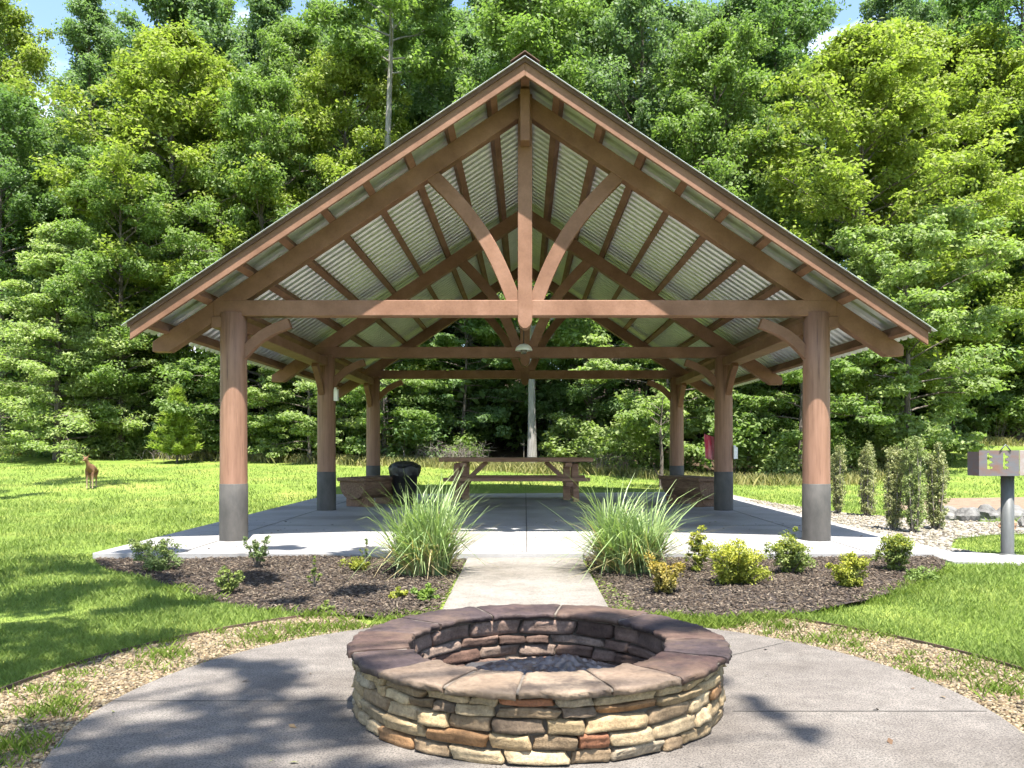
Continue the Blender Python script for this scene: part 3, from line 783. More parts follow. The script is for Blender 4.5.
for i in range(nn):
    for k in range(nn):
        x = -.62 + 1.24*k/(nn-1); y = -.62 + 1.24*i/(nn-1)
        V.append((x, y, .025 + .02*math.sin(x*9)*math.cos(y*8) + rs.uniform(0, .016)))
idx = np.arange(nn*nn).reshape(nn, nn); Fc = np.stack([idx[:-1, :-1], idx[:-1, 1:], idx[1:, 1:], idx[1:, :-1]], -1).reshape(-1, 4)
V = np.array(V); keep = np.hypot(V[Fc].mean(1)[:, 0], V[Fc].mean(1)[:, 1]) < .60
obj('ash_bed', npmesh('ash_bed', V, Fc[keep], True), M['ash'], PIT)
# charred heap / crumpled dark sheet
m, nt, b = mat('glossy_charred_sheet'); v = coord(nt)
nt.links.new(ramp(nt, noise(nt, 12, 5, .7, v), [(.4, (.008, .008, .011)), (.66, (.02, .021, .027)), (.78, (.12, .13, .16))]), b.inputs['Base Color']); b.inputs['Roughness'].default_value = .3
M['char'] = m
nn = 60; V = []
r_ = np.random.default_rng(3)
hx_ = np.linspace(-.42, .46, nn); hy_ = np.linspace(-.22, .36, nn)
ph = r_.uniform(0, 6, (26, 3)); fr = r_.uniform(14, 75, (26, 2)) * r_.choice([-1, 1], (26, 2))
GX, GY = np.meshgrid(hx_, hy_); GZ = np.zeros_like(GX)
for (p3, f2_) in zip(ph, fr): GZ += np.abs(np.sin(GX*f2_[0] + GY*f2_[1] + p3[0]))/np.hypot(*f2_)
GZ = GZ/GZ.max()*.085
env = np.clip(1.15 - ((GX-.05)/.46)**2*1.0 - ((GY-.06)/.3)**2*.8, 0, 1)**.6
pk = .035*np.exp(-((GX-.14)/.07)**2 - ((GY-.10)/.09)**2)
GZ = .015 + (GZ*1.0 + .04 + pk)*env
idx = np.arange(nn*nn).reshape(nn, nn); Fc = np.stack([idx[:-1, :-1], idx[:-1, 1:], idx[1:, 1:], idx[1:, :-1]], -1).reshape(-1, 4)
o = obj('charred_debris', npmesh('charred_debris', np.stack([GX, GY, GZ], -1).reshape(-1, 3), Fc, False), M['char'], None, (.06, 3.92, 0)); tag(o, 'glossy black charred debris heaped inside the fire pit', 'debris')

# ------------------------------------------------------------------ park grill
M['rust'] = two_tone('grey_steel_with_rust', (.105, .10, .115), (.15, .075, .055), 4, .6, (1, 1, 2.2), .25, .006, .42, .66)
M['rustpink'] = two_tone('sun_faded_rusty_steel', (.26, .225, .22), (.22, .115, .09), 4, .6, (1, 1, 2.2), .2, .005, .4, .66)
M['galv'] = two_tone('weathered_galvanised_post', (.085, .088, .086), (.125, .128, .125), 6, .55, (2, 2, .5), .15, .004, metallic=.3)
GR = empty('park_grill', (5.08, 8.95, .0)); tag(GR, 'grey and rusty steel park grill on a galvanised post', 'grill')
MB().lathe([(.064, 0), (.064, .845), (.0, .845)], 20).build('pedestal_post', M['galv'], GR)
MB().lathe([(.085, 0), (.085, .012), (.064, .02)], 20).build('base_collar', M['galv'], GR)
bm = MB()
def slotplate(x0, x1, z0, z1, slots, y0, y1, mb):
    """plate with zigzag height slots cut through, built from strips in z"""
    nz = 28
    for i in range(nz):
        a = z0 + (z1-z0)*i/nz; b_ = z0 + (z1-z0)*(i+1)/nz; f = (i+.5)/nz
        cutsx = []
        for sx_ in slots:
            if .25 < f < .88:
                tooth = ((f-.25)/.63*3) % 1.0
                wdt = .022 + .045*max(0, 1-abs(tooth-.35)*2.6)
                cutsx.append((sx_, sx_+wdt))
        cur = x0
        for (c0, c1) in cutsx: mb.box(cur, c0, y0, y1, a, b_); cur = c1
        mb.box(cur, x1, y0, y1, a, b_)
slotplate(-.385, .03, .84, 1.105, (-.30, -.135), -.16, -.154, bm)
fb = bm.build('firebox_side', M['rust'], GR)
MB().box(.034, .42, -.164, -.158, .845, 1.105).build('side_shield', M['rustpink'], GR, .002)
MB().box(-.385, -.379, -.152, .07, .84, 1.09).build('end_plate', M['rust'], GR)
MB().box(.414, .42, -.156, .07, .84, 1.09).build('end_plate', M['rust'], GR)
MB().box(-.378, .413, -.152, .07, .846, .852).build('firebox_floor', M['rust'], GR)
MB().tube([(-.17, -.168, 1.10), (-.115, -.168, 1.165), (-.06, -.168, 1.10)], .007, 8).build('grate_handle', M['galv'], GR)
mb = MB()
for k in range(14): mb.tube([(-.36+k*.055, -.15, .90), (-.36+k*.055, .068, .90)], .006, 6)
mb.build('grate', M['rust'], GR)

# rocks by the gravel path
M['rock'] = two_tone('grey_fieldstone', (.07, .066, .062), (.19, .185, .17), 5, .9, (1, 1, 1), .6, .02)
M['palerock'] = two_tone('pale_limestone', (.19, .185, .165), (.27, .26, .25), 5, .9, (1, 1, 1), .5, .02)
def rock(loc, s, label, material, group=None):
    bm = bmesh.new(); bmesh.ops.create_icosphere(bm, subdivisions=3, radius=1)
    sd = random.uniform(0, 99)
    for v_ in bm.verts:
        p = v_.co; k = 1 + .16*math.sin(p.x*3+sd) + .12*math.sin(p.y*4+sd*2+p.z*2) + .08*math.sin(p.z*7+p.x*5+sd) + random.uniform(-.06, .06)
        v_.co = Vector((p.x*s[0]*k, p.y*s[1]*k, max(p.z, -.35)*s[2]*k))
    me = bpy.data.meshes.new('rock'); bm.to_mesh(me); bm.free()
    o = obj('rock', me, material, None, loc); o.rotation_euler.z = random.uniform(0, 6); tag(o, label, 'rock', group); return o
rx = [(6.62, 13.45, .20), (6.95, 13.35, .26), (7.35, 13.5, .22), (7.7, 13.35, .24), (8.1, 13.4, .2)]
for i, (x, y, s) in enumerate(rx):
    rock((x, y, tzf(x, y)+.03), (s*1.15, s*.8, s*.8), ['small grey rock at the left end of the rock row along the path', 'broad grey rock, second from the left in the row along the path', 'grey rock, third from the left in the row along the path', 'grey rock just left of the grill post in the rock row', 'grey rock behind the grill in the rock row'][i], M['rock'], 'rocks along the gravel path')
rock((7.25, 12.05, .02), (.20, .14, .16), 'pale angular rock right of the grill post', M['palerock'])
rock((6.75, 11.9, .02), (.11, .09, .10), 'small brown stone just right of the grill post', two_tone('brown_stone', (.28, .16, .09), (.40, .25, .15), 6, .9))

# ------------------------------------------------------------------ leaves & trees
def leaf_quads(C, Lx, Wx, Nrm, T):
    """diamond leaves: centre C, half length Lx along T, half width Wx"""
    B = np.cross(Nrm, T); B /= np.linalg.norm(B, axis=1, keepdims=True) + 1e-9
    T2 = np.cross(B, Nrm)
    V = np.stack([C - T2*Lx[:, None], C + B*Wx[:, None] - T2*Lx[:, None]*.1, C + T2*Lx[:, None] - Nrm*(Lx*.25)[:, None], C - B*Wx[:, None] - T2*Lx[:, None]*.1], 1)
    n = len(C)
    return V.reshape(-1, 3), np.arange(n*4, dtype=np.int32).reshape(n, 4)
def rand_dirs(n, r_):
    v = r_.normal(size=(n, 3)); return v/np.linalg.norm(v, axis=1, keepdims=True)

def foliage(clumps, per, size, flat, r_, outc=None, upbias=.9, aspect=.55, droop=.0):
    """clumps: (n,4) centre+radius -> leaf mesh arrays"""
    n = len(clumps); tot = n*per
    ci = np.repeat(np.arange(n), per)
    d = rand_dirs(tot, r_)*(r_.uniform(0, 1, tot)**.45)[:, None]
    off = d*clumps[ci, 3:4]; off[:, 2] *= flat
    C = clumps[ci, :3] + off
    nrm = rand_dirs(tot, r_)*.75 + d*.5 + np.array([0, 0, upbias])
    nrm /= np.linalg.norm(nrm, axis=1, keepdims=True)
    T = rand_dirs(tot, r_) + d*.5; T[:, 2] -= droop
    L = size*r_.uniform(.6, 1.25, tot)
    V, Fc = leaf_quads(C, L*.5, L*.5*aspect, nrm, T)
    clv = r_.uniform(.15, .85, n)
    lv = np.clip(clv[ci]*.55 + r_.uniform(0, .45, tot), 0, 1)
    return V, Fc, np.repeat(lv, 4)

def make_tree(seed, H, Rc, base, prof, nlimb, per, size, flat, tr=.18, lean=0, sub=4, clr=.75, droop=0, keep=1.0, upang=(.1, .75), asp=.55, wig=.4, low=0.):
    """-> (trunk mesh, crown mesh) for a tree of height H and crown radius Rc, crown starting at base*H"""
    r_ = np.random.default_rng(seed); rs = random.Random(seed)
    mb = MB(); clumps = []
    pts = []; rad = []; wx, wy = rs.uniform(-1, 1)*wig, rs.uniform(-1, 1)*wig
    nseg = 9
    for i in range(nseg+1):
        t = i/nseg; pts.append((wx*math.sin(t*3.1)*t + lean*t*t, wy*math.sin(t*2.3+1)*t, H*.97*t)); rad.append(tr*(1-.92*t)*(1.35 if i == 0 else 1)+.006)
    mb.tube(pts, rad, 8, False)
    def tp(t):
        q = t*nseg; i = min(int(q), nseg-1); f = q-i
        return Vector(pts[i])*(1-f) + Vector(pts[i+1])*f
    ga = rs.uniform(0, 6)
    for k in range(nlimb):
        t = base + (1-base)*((k+rs.uniform(.1, .9))/nlimb)
        u = (t-base)/(1-base)
        Lr = Rc*prof(u)*rs.uniform(.65, 1.15)
        ga += 2.4 + rs.uniform(-.5, .5)
        el = upang[0] + (upang[1]-upang[0])*u + rs.uniform(-.2, .2)
        o = tp(min(t, .985)); d = Vector((math.cos(ga)*math.cos(el), math.sin(ga)*math.cos(el), math.sin(el)))
        lp = []; nb = 5
        for i in range(nb+1):
            f = i/nb; p = o + d*Lr*f; p.z += Lr*.10*f*(1-f)*2 - droop*Lr*f*f
            p += Vector((rs.uniform(-1, 1), rs.uniform(-1, 1), rs.uniform(-1, 1)))*.05*Lr*f; lp.append(p)
        r0 = max(.012, tr*.38*(1-t*.75)); mb.tube(lp, [r0*(1-.85*i/nb)+.004 for i in range(nb+1)], 5, False)
        for s_ in range(sub):
            f = rs.uniform(.3, 1.0) if s_ else 1.0
            q = f*nb; i = min(int(q), nb-1); p = lp[i].lerp(lp[i+1], q-i)
            sl_ = Lr*.45*(1.15-f*.5)*rs.uniform(.35, 1.3)
            sd = (d + Vector((rs.uniform(-1, 1), rs.uniform(-1, 1), rs.uniform(-.5, .6)))*1.1).normalized()
            e_ = p + sd*sl_
            mb.tube([p, e_], [r0*.35+.003, .004], 4, False)
            for c_, cr in ((e_, 1.0), (p.lerp(e_, .5), .85)):
                if rs.random() < keep: clumps.append((c_.x, c_.y, max(c_.z, low+.15), clr*cr*rs.uniform(.45, 1.15)*.85))
    clumps = np.array(clumps)
    V, Fc, lv = foliage(clumps, per, size, flat, r_, droop=droop, aspect=asp, upbias=.75)
    tm = mb.mesh('trunk', M['bark'])
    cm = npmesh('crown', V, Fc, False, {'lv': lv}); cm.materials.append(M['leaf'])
    return tm, cm
oval = lambda u: (math.sin(math.pi*min(1, .12+.88*u))**.6)*.95+.08
broad = lambda u: (1-u**2.6)*.75+.28*math.sin(math.pi*u)+.05
cone = lambda u: (1-u)*1.0+.06
column = lambda u: .75*(1-u**4)+.12
spread = lambda u: .55+.5*math.sin(math.pi*u)

T_ = {}
T_['oak'] = make_tree(11, 16, 3.9, .14, broad, 62, 92, .165, .6, .22, sub=7, clr=.80)
T_['maple'] = make_tree(12, 15, 3.3, .10, oval, 60, 92, .16, .6, .20, sub=7, clr=.75)
T_['poplar'] = make_tree(13, 20, 3.0, .22, column, 66, 88, .165, .75, .24, sub=7, clr=.75, upang=(.35, 1.0))
T_['gum'] = make_tree(14, 18, 3.5, .12, oval, 66, 90, .165, .6, .22, sub=7, clr=.82)
T_['feather'] = make_tree(15, 20, 2.3, .10, column, 70, 62, .135, .8, .2, sub=7, clr=.62, upang=(.3, .9))
T_['tier'] = make_tree(16, 8, 2.7, .05, cone, 90, 74, .125, .36, .12, sub=7, clr=.60, upang=(-.08, .3), wig=.15, asp=.4)
T_['under'] = make_tree(17, 6.5, 2.5, .08, spread, 42, 110, .14, .38, .10, sub=5, clr=.62, upang=(-.05, .55))
T_['dogwood'] = make_tree(18, 5.2, 2.0, .20, spread, 30, 110, .135, .32, .07, sub=5, clr=.55, upang=(-.15, .4))
T_['bare'] = make_tree(19, 20, 2.6, .70, oval, 30, 110, .165, .6, .23, sub=5, clr=.8, lean=.5)
# small pine: needle tufts
def make_pine(seed, H, Rb):
    rs = random.Random(seed); r_ = np.random.default_rng(seed); mb = MB(); mb.tube([(0, 0, 0), (0, 0, H)], [.035, .006], 7, False)
    P = []; D = []
    z = .28
    while z < H:
        u = z/H; Lr = Rb*(1-u)**1.05+.04; nb = 6
        a0 = rs.uniform(0, 6)
        for k in range(nb):
            a = a0+6.283*k/nb+rs.uniform(-.2, .2); d = Vector((math.cos(a), math.sin(a), .35+.5*u)).normalized(); L_ = Lr*rs.uniform(.8, 1.15)
            mb.tube([(0, 0, z), tuple(Vector((0, 0, z))+d*L_)], [.010, .003], 4, False)
            for q in np.linspace(.25, 1, 7):
                for j_ in range(34): P.append(Vector((0, 0, z))+d*L_*q+Vector((rs.uniform(-1, 1), rs.uniform(-1, 1), rs.uniform(-1, 1)))*.05); D.append(d*.5+Vector((rs.uniform(-1, 1), rs.uniform(-1, 1), rs.uniform(-.4, 1))))
        z += .27
    for j_ in range(120): P.append(Vector((0, 0, H-.1+rs.uniform(-.1, .1)))); D.append(Vector((rs.uniform(-.5, .5), rs.uniform(-.5, .5), 1)))
    P = np.array([p[:] for p in P]); D = np.array([d.normalized()[:] for d in D]); n = len(P)
    nr = np.cross(D, rand_dirs(n, r_)); nr /= np.linalg.norm(nr, axis=1, keepdims=True)
    L_ = r_.uniform(.12, .22, n)
    V, Fc = leaf_quads(P+D*(L_*.5)[:, None], L_*.5, np.full(n, .019), nr, D)
    cm = npmesh('crown', V, Fc, False, {'lv': np.repeat(r_.uniform(.2, .95, n), 4)}); cm.materials.append(M['leaf'])
    return mb.mesh('trunk', M['bark']), cm
T_['pine'] = make_pine(21, 2.35, .85)
T_H = dict(oak=16, maple=15, poplar=20, gum=18, feather=20, tier=8, under=6.5, dogwood=5.2, bare=20, pine=2.35)

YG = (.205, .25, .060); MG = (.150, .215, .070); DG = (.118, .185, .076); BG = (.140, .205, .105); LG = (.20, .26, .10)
def tree(kind, px, y, H, colr, label, name='forest_tree', group=None, wide=1.0, rz=None, bark=None, x=None):
    x = (px-CX)*y/F if x is None else x
    t = empty(name, (x, y, tzf(x, y)-.05), random.uniform(0, 6.28) if rz is None else rz)
    s = H/T_H[kind]; t.scale = (s*wide, s*wide, s)
    tag(t, label, 'tree', group)
    tr = bpy.data.objects.new('trunk', T_[kind][0]); link(tr, t)
    if bark:
        tr.data = tr.data.copy(); tr.data.materials.clear(); tr.data.materials.append(bark)
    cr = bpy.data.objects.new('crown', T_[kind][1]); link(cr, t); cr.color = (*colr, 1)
    return t
# front trees, left to right
tree('gum', 4, 33, 14.2, DG, 'tall dark green tree at the far left edge, its top below the open sky')
tree('feather', 86, 35, 19.5, BG, 'tall narrow feathery tree rising against the sky at upper left')
tree('tier', 58, 29.5, 8.4, (.245, .305, .125), 'pale green tree with layered branches sweeping to the lawn behind the deer', wide=1.05)
tree('pine', 177, 28, 2.5, (.24, .31, .07), 'small bright green young pine on the lawn edge left of pavilion', 'pine_tree')
tree('oak', 172, 33, 16.6, YG, 'big yellow green oak with broad crown left of the pavilion roof', wide=1.05)
tree('maple', 120, 30.5, 11, MG, 'medium green tree between the layered pale tree and the big oak')
tree('under', 235, 29.5, 6.4, MG, 'low bushy tree directly left of the front left post')
tree('maple', 262, 31.5, 14, MG, 'rounded green tree above the left roof slope', wide=.85)
tree('oak', 345, 33, 16, YG, 'bright yellow green tree above the middle of the left roof slope', wide=.85)
tree('bare', 381, 31.6, 21, MG, 'tall tree with bare pale grey trunk showing above the left roof slope', bark=M['pale_bark'], rz=.3)
tree('poplar', 436, 37, 20, DG, 'tall dark tree left of the roof peak')
tree('feather', 500, 38, 22, BG, 'tall blue green tree directly behind the roof peak', wide=1.2)
tree('poplar', 575, 36, 21, BG, 'tall blue green tree right of the roof peak')
tree('gum', 645, 34, 19, BG, 'tall dense tree above the upper right roof slope', wide=.8)
tree('maple', 715, 31, 15.5, MG, 'full green tree above the middle of right roof slope', wide=.85)
tree('poplar', 775, 34, 20, DG, 'tall dark tree between the green tree and yellow green tree at right')
tree('oak', 862, 28.5, 14.8, YG, 'large yellow green tree filling the upper right of the picture', wide=1.1)
tree('maple', 950, 33.0, 15.5, YG, 'yellow green tree above the grill with dense low branches', wide=1.05)
tree('gum', 1020, 34, 20, DG, 'tall dark green tree at the far right edge')
tree('under', 905, 25.8, 7.0, LG, 'pale leafy understory tree right of the roof corner')
tree('under', 985, 33.5, 6.5, MG, 'understory tree standing directly behind the grill')
tree('dogwood', 672, 26.0, 5.4, LG, 'pale layered dogwood like tree behind the right back post')
tree('dogwood', 800, 25.0, 5.0, MG, 'layered small tree right behind the front right post')
tree('under', 385, 29, 5.4, MG, 'leafy understory tree behind the left back post')
tree('under', 310, 28.5, 5.0, LG, 'pale understory tree between the left front and middle posts')
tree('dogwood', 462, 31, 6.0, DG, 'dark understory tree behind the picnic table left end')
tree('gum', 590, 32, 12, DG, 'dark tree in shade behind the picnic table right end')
# pale trunk straight behind the table
t = tree('poplar', 532, 28.6, 19, MG, 'tree with leaning pale straight trunk right behind the picnic table', bark=M['pale_bark'], rz=.1)
[c_ for c_ in t.children if c_.name.startswith('trunk')][0].scale = (.6, .6, 1)
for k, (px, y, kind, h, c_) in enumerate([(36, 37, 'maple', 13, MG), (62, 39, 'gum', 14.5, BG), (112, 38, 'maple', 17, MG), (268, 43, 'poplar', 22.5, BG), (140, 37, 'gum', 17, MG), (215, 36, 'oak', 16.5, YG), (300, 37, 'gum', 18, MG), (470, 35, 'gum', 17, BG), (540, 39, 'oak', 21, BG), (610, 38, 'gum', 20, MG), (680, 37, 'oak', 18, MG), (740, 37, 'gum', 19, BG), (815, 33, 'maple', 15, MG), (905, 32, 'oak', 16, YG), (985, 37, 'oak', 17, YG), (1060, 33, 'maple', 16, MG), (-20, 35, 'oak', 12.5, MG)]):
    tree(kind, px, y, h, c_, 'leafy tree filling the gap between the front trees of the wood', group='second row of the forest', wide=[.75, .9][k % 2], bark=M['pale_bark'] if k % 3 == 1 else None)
# back rows
rsB = random.Random(33)
for row, (y0, n, h0) in enumerate(((40, 15, 19), (47, 16, 22))):
    for k in range(n):
        px = -160 + (1024+320)*(k+rsB.uniform(.15, .85))/n
        kind = rsB.choice(['poplar', 'gum', 'oak', 'maple', 'gum'])
        h = h0*rsB.uniform(.9, 1.08)
        if 10 < px < 75: h *= .62
        tree(kind, px, y0+rsB.uniform(-2, 2), h*1.02, rsB.choice([MG, DG, BG, BG, YG]), 'tall forest tree deep in the wood behind the front row of trees', group='back rows of the forest', wide=rsB.uniform(.7, .95), bark=M['pale_bark'] if rsB.random() < .35 else None)
# edge shrubs
def make_bush(seed, w_, h, ncl, per, size, flat=.7):
    r_ = np.random.default_rng(seed); mb = MB(); rs = random.Random(seed); cl_ = []
    for k in range(ncl):
        a = rs.uniform(0, 6.28); r0 = w_/2*math.sqrt(rs.random()); z = h*rs.uniform(.12, .9)*(1-.5*(r0/(w_/2))**2)
        cl_.append((r0*math.cos(a), r0*math.sin(a), z, w_*.16*rs.uniform(.6, 1.2)))
        if k % 3 == 0: mb.tube([(0.3*r0*math.cos(a), .3*r0*math.sin(a), 0), cl_[-1][:3]], [.012, .004], 4, False)
    V, Fc, lv = foliage(np.array(cl_), per, size, flat, r_)
    cm = npmesh('foliage', V, Fc, False, {'lv': lv}); cm.materials.append(M['leaf'])
    return mb.mesh('stems', M['bark']), cm
BU = [make_bush(51, 3.0, 2.0, 55, 60, .15), make_bush(52, 2.6, 1.4, 45, 60, .13), make_bush(53, 2.2, 2.6, 50, 60, .15)]
spots = [(-16.5, 30.5), (-14.8, 30), (-12.9, 30.2), (-8.6, 29.6), (-7.4, 29.6), (-5.6, 29.2), (-4.3, 29.0), (-2.6, 29.4), (1.6, 28.6), (3.2, 27.8), (4.6, 26.2), (6.2, 24.6), (7.4, 24.6), (8.8, 24.9), (10.2, 26.4), (13.2, 31.6), (15.5, 31.8), (18, 32), (-10.6, 31.6), (-18.5, 31.5)]
for i, (x, y) in enumerate(spots):
    if abs(x-9.5) < .1: continue
    k = i % 3; t = empty('forest_shrub', (x, y+.5, tzf(x, y+.5)-.05), random.uniform(0, 6)); s = random.uniform(.75, 1.2); t.scale = (s, s, s)
    tag(t, 'leafy wild shrub at the foot of the trees along the lawn edge', 'shrub', 'wild shrubs along the forest edge')
    link(bpy.data.objects.new('stems', BU[k][0]), t); f = bpy.data.objects.new('foliage', BU[k][1]); link(f, t); f.color = (*random.choice([MG, LG, DG, MG]), 1)
for k in range(22):
    px = -60 + 1150*(k+rsB.uniform(.2, .8))/22; y = rsB.uniform(33.5, 38); x = (px-CX)*y/F
    t = empty('forest_shrub', (x, y, tzf(x, y)-.1), rsB.uniform(0, 6)); s = rsB.uniform(1.5, 2.3); t.scale = (s*1.15, s*1.15, s)
    tag(t, 'large dim undergrowth bush deep between the trunks of the wood', 'shrub', 'undergrowth inside the forest')
    q = k % 3; link(bpy.data.objects.new('stems', BU[q][0]), t); f = bpy.data.objects.new('foliage', BU[q][1]); link(f, t); f.color = (*rsB.choice([MG, DG, DG, BG]), 1)
# dry brush pile + pale weeds at the edge
def brush(name, x, y, w_, h, n, label, seed):
    rs = random.Random(seed); mb = MB()
    for k in range(n):
        bx = x+rs.gauss(0, w_*.3); by = y+rs.gauss(0, .35); hh_ = h*rs.uniform(.4, 1.1); lx = rs.gauss(0, .35)*h; ly = rs.gauss(0, .25)*h
        z0 = tzf(bx, by)-.03; p1 = (bx+lx*.4, by+ly*.4, z0+hh_*.65); p2 = (bx+lx, by+ly, z0+hh_*rs.uniform(.6, 1))
        mb.tube([(bx, by, z0), p1, p2], [.011, .008, .003], 4, False)
        for q in range(3):
            s0 = Vector(p1).lerp(Vector(p2), rs.random()); mb.tube([s0, s0+Vector((rs.gauss(0, .25), rs.gauss(0, .2), rs.uniform(-.05, .3)))*h*.5], [.005, .002], 3, False)
    tag(mb.build(name, M['twig']), label, 'brush', kind='stuff')
brush('dry_brush', -2.5, 28.6, 2.6, .95, 130, 'pale dead twiggy brush behind the trash can and table', 3)
brush('dry_brush', 3.2, 27.3, 2.2, .9, 110, 'low dark dead brush right of the picnic table at wood edge', 5)
brush('dry_brush', -10.8, 29.6, 4.0, .5, 140, 'low dry brush at the foot of the pale layered tree', 6)
n = 42000; x = np.r_[rng.uniform(-20, 18, 28000), rng.uniform(-6.5, .8, 14000)]; e_ = np.interp(x, edgeX, edgeY)+noise2(x*.8, np.interp(x, edgeX, edgeY)*.5, 2)*.55; y = e_ - .3 + rng.normal(0, .55, n)
k = ~((x > -4.5) & (x < 4.5) & (y < 20.7)); x, y = x[k], y[k]
o = obj('verge_weeds', blades(x, y, tz(x, y)-.01, rng.uniform(.08, .34, len(x)), np.full(len(x), .03), 'verge_weeds', .9, (0, 1)), M['blade']); o.color = (.22, .215, .09, 1)
tag(o, 'pale dry weeds along the verge between lawn and wood', 'weeds', kind='stuff')

# ------------------------------------------------------------------ trees beside the frame that cast the dappled shade
def canopy(name, base, pts, label, per=72, size=.15, seed=5):
    r_ = np.random.default_rng(seed); rs = random.Random(seed); mb = MB()
    t = empty(name, base); tag(t, label, 'tree', 'shade trees beside the lawn')
    H = max(p[2] for p in pts)*.9
    mb.tube([(0, 0, 0), (.1, .1, H*.5), (.15, .2, H)], [.22, .16, .07], 10, False)
    cl_ = []
    for (x, y, z, r) in pts:
        p = Vector((x-base[0], y-base[1], z-base[2])); s0 = Vector((.12, .15, max(1.5, (p.z)*.75)))
        mb.tube([s0, s0.lerp(p, .5)+Vector((0, 0, .2)), p], [.06, .035, .01], 6, False)
        for k in range(5): cl_.append((p.x+rs.gauss(0, r*.45), p.y+rs.gauss(0, r*.45), p.z+rs.gauss(0, .25), r*.5))
    V, Fc, lv = foliage(np.array(cl_), per, size, .5, r_)
    link(bpy.data.objects.new('trunk', mb.mesh('trunk', M['bark'])), t)
    cm = npmesh('crown', V, Fc, False, {'lv': lv}); cm.materials.append(M['leaf']); c = bpy.data.objects.new('crown', cm); link(c, t); c.color = (*MG, 1)
def shade(gx_, gy_, z, r):   # canopy position whose shadow falls around a ground point
    k = z/SUN.z; return (gx_+SUN.x*k, gy_+SUN.y*k, z, r)
pts = [shade(-4.9, 8.2, 8.0, .8), shade(-4.0, 7.9, 7.8, .6), shade(-5.6, 7.2, 7.6, .8), shade(-3.6, 6.3, 7.4, .7), shade(-4.6, 6.2, 7.5, .5), shade(-2.9, 5.3, 7.2, .6), shade(-3.4, 4.8, 7.0, .7), shade(-2.6, 6.3, 7.3, .4), shade(-4.6, 5.3, 7.3, .7), shade(-3.3, 7.2, 7.6, .5), shade(-5.2, 6.4, 7.5, .6), shade(-2.55, 4.5, 7.0, .45),
       shade(-2.4, 7.4, 7.6, .35), shade(-1.7, 8.9, 8.6, .35), shade(-2.7, 9.1, 8.6, .3), shade(-3.9, 9.0, 8.6, .35), shade(-1.5, 6.6, 7.2, .35)]
canopy('shade_tree', (-5.6, .8, -.03), pts, 'leafy shade tree standing left of the view with boughs over the lawn', seed=6)
pts = [shade(-1.35, 3.95, 11.2, .33), shade(-.95, 3.45, 11.0, .36), shade(-1.7, 3.35, 11.2, .4), shade(-1.3, 3.0, 11.0, .36), shade(-.7, 2.9, 11.0, .28), shade(-1.35, 4.3, 11.3, .25), shade(.40, 4.35, 11.3, .22), shade(.70, 4.2, 11.3, .2),
       shade(1.05, 3.75, 11.2, .06), shade(1.12, 3.4, 11.0, .05)]
canopy('shade_tree', (-2.6, -1.2, -.03), pts, 'leafy shade tree standing behind the viewpoint with boughs over the patio', size=.11, seed=8)
pts = [shade(-10.2-1.1*k+rsB.uniform(-.4, .4), 21.6+rsB.uniform(-1.2, .8), 14.5+rsB.uniform(-.6, 1), .9) for k in range(6)] + [shade(-11.5-.9*k, 19.3+rsB.uniform(-.5, .5), 14.+rsB.uniform(-.6, .6), .7) for k in range(4)]
canopy('shade_tree', (-15.5, 15, 0), pts, 'tall shade tree standing left of the view with boughs above the deer', size=.2, seed=9)

# ------------------------------------------------------------------ ornamental grasses
M['tallblade'] = leaf_mat('ornamental_blade', .3, rough=.45, spec=.5)
def orn_grass(loc, w_, h, n, label, seed):
    r_ = np.random.default_rng(seed); t = empty('ornamental_grass', loc); tag(t, label, 'ornamental grass', 'ornamental grasses flanking the path')
    for part, cnt, colr, hs, lm in (('blades', n, (.20, .27, .115), 1.0, 1.0), ('dry_blades', n//3, (.28, .24, .13), .62, 1.25)):
        S = 6; a = r_.uniform(0, 6.28, cnt); rad = .10*np.sqrt(r_.uniform(0, 1, cnt)); cen = np.array([[-.12, .02], [.10, .06], [.0, -.10], [.15, -.07], [-.05, .12]]) * (w_/1.15); wh = r_.integers(0, 5, cnt); cen = cen[wh]; hk = np.array([1, .82, 1.06, .72, .9])[(wh + seed) % 5]; hh_ = h*hs*hk*r_.uniform(.5, 1.2, cnt); kink = np.where(r_.uniform(0, 1, cnt) < .14, r_.uniform(.25, .6, cnt), 0)
        reach = w_/2*lm*(.15+.85*r_.uniform(0, 1, cnt)**1.15)*r_.uniform(.7, 1.15, cnt); a2 = a + r_.normal(0, .35, cnt)
        bend = r_.uniform(1.4, 3.0, cnt); dr = r_.uniform(0, .42, cnt)
        ts = np.linspace(0, 1, S); V = np.zeros((cnt, S, 2, 3)); wd = r_.uniform(.0045, .0095, cnt)
        for i, tt in enumerate(ts):
            rr = reach*tt**bend.mean() if False else reach*tt**bend
            cx = rad*np.cos(a)+rr*np.cos(a2); cy = rad*np.sin(a)+rr*np.sin(a2); cz = hh_*(tt - dr*tt**4 - kink*max(0, tt-.55)*2.6); cx = cx + cen[:, 0] + kink*np.cos(a2)*max(0, tt-.5)*.5; cy = cy + cen[:, 1] + kink*np.sin(a2)*max(0, tt-.5)*.5
            wi = wd*(1-tt**2.2)+.0008
            for s_, sg in enumerate((-1, 1)):
                V[:, i, s_, 0] = cx - sg*wi*np.sin(a2+.5); V[:, i, s_, 1] = cy+sg*wi*np.cos(a2+.5); V[:, i, s_, 2] = cz
        idx = (np.arange(cnt)*S*2)[:, None, None]; q = np.array([[2*i, 2*i+1, 2*i+3, 2*i+2] for i in range(S-1)])[None]
        o = obj(part, npmesh(part, V.reshape(-1, 3), (idx+q).reshape(-1, 4), True, {'lv': np.repeat(r_.uniform(.1, 1, cnt), S*2)}), M['tallblade'], t); o.color = (*colr, 1)
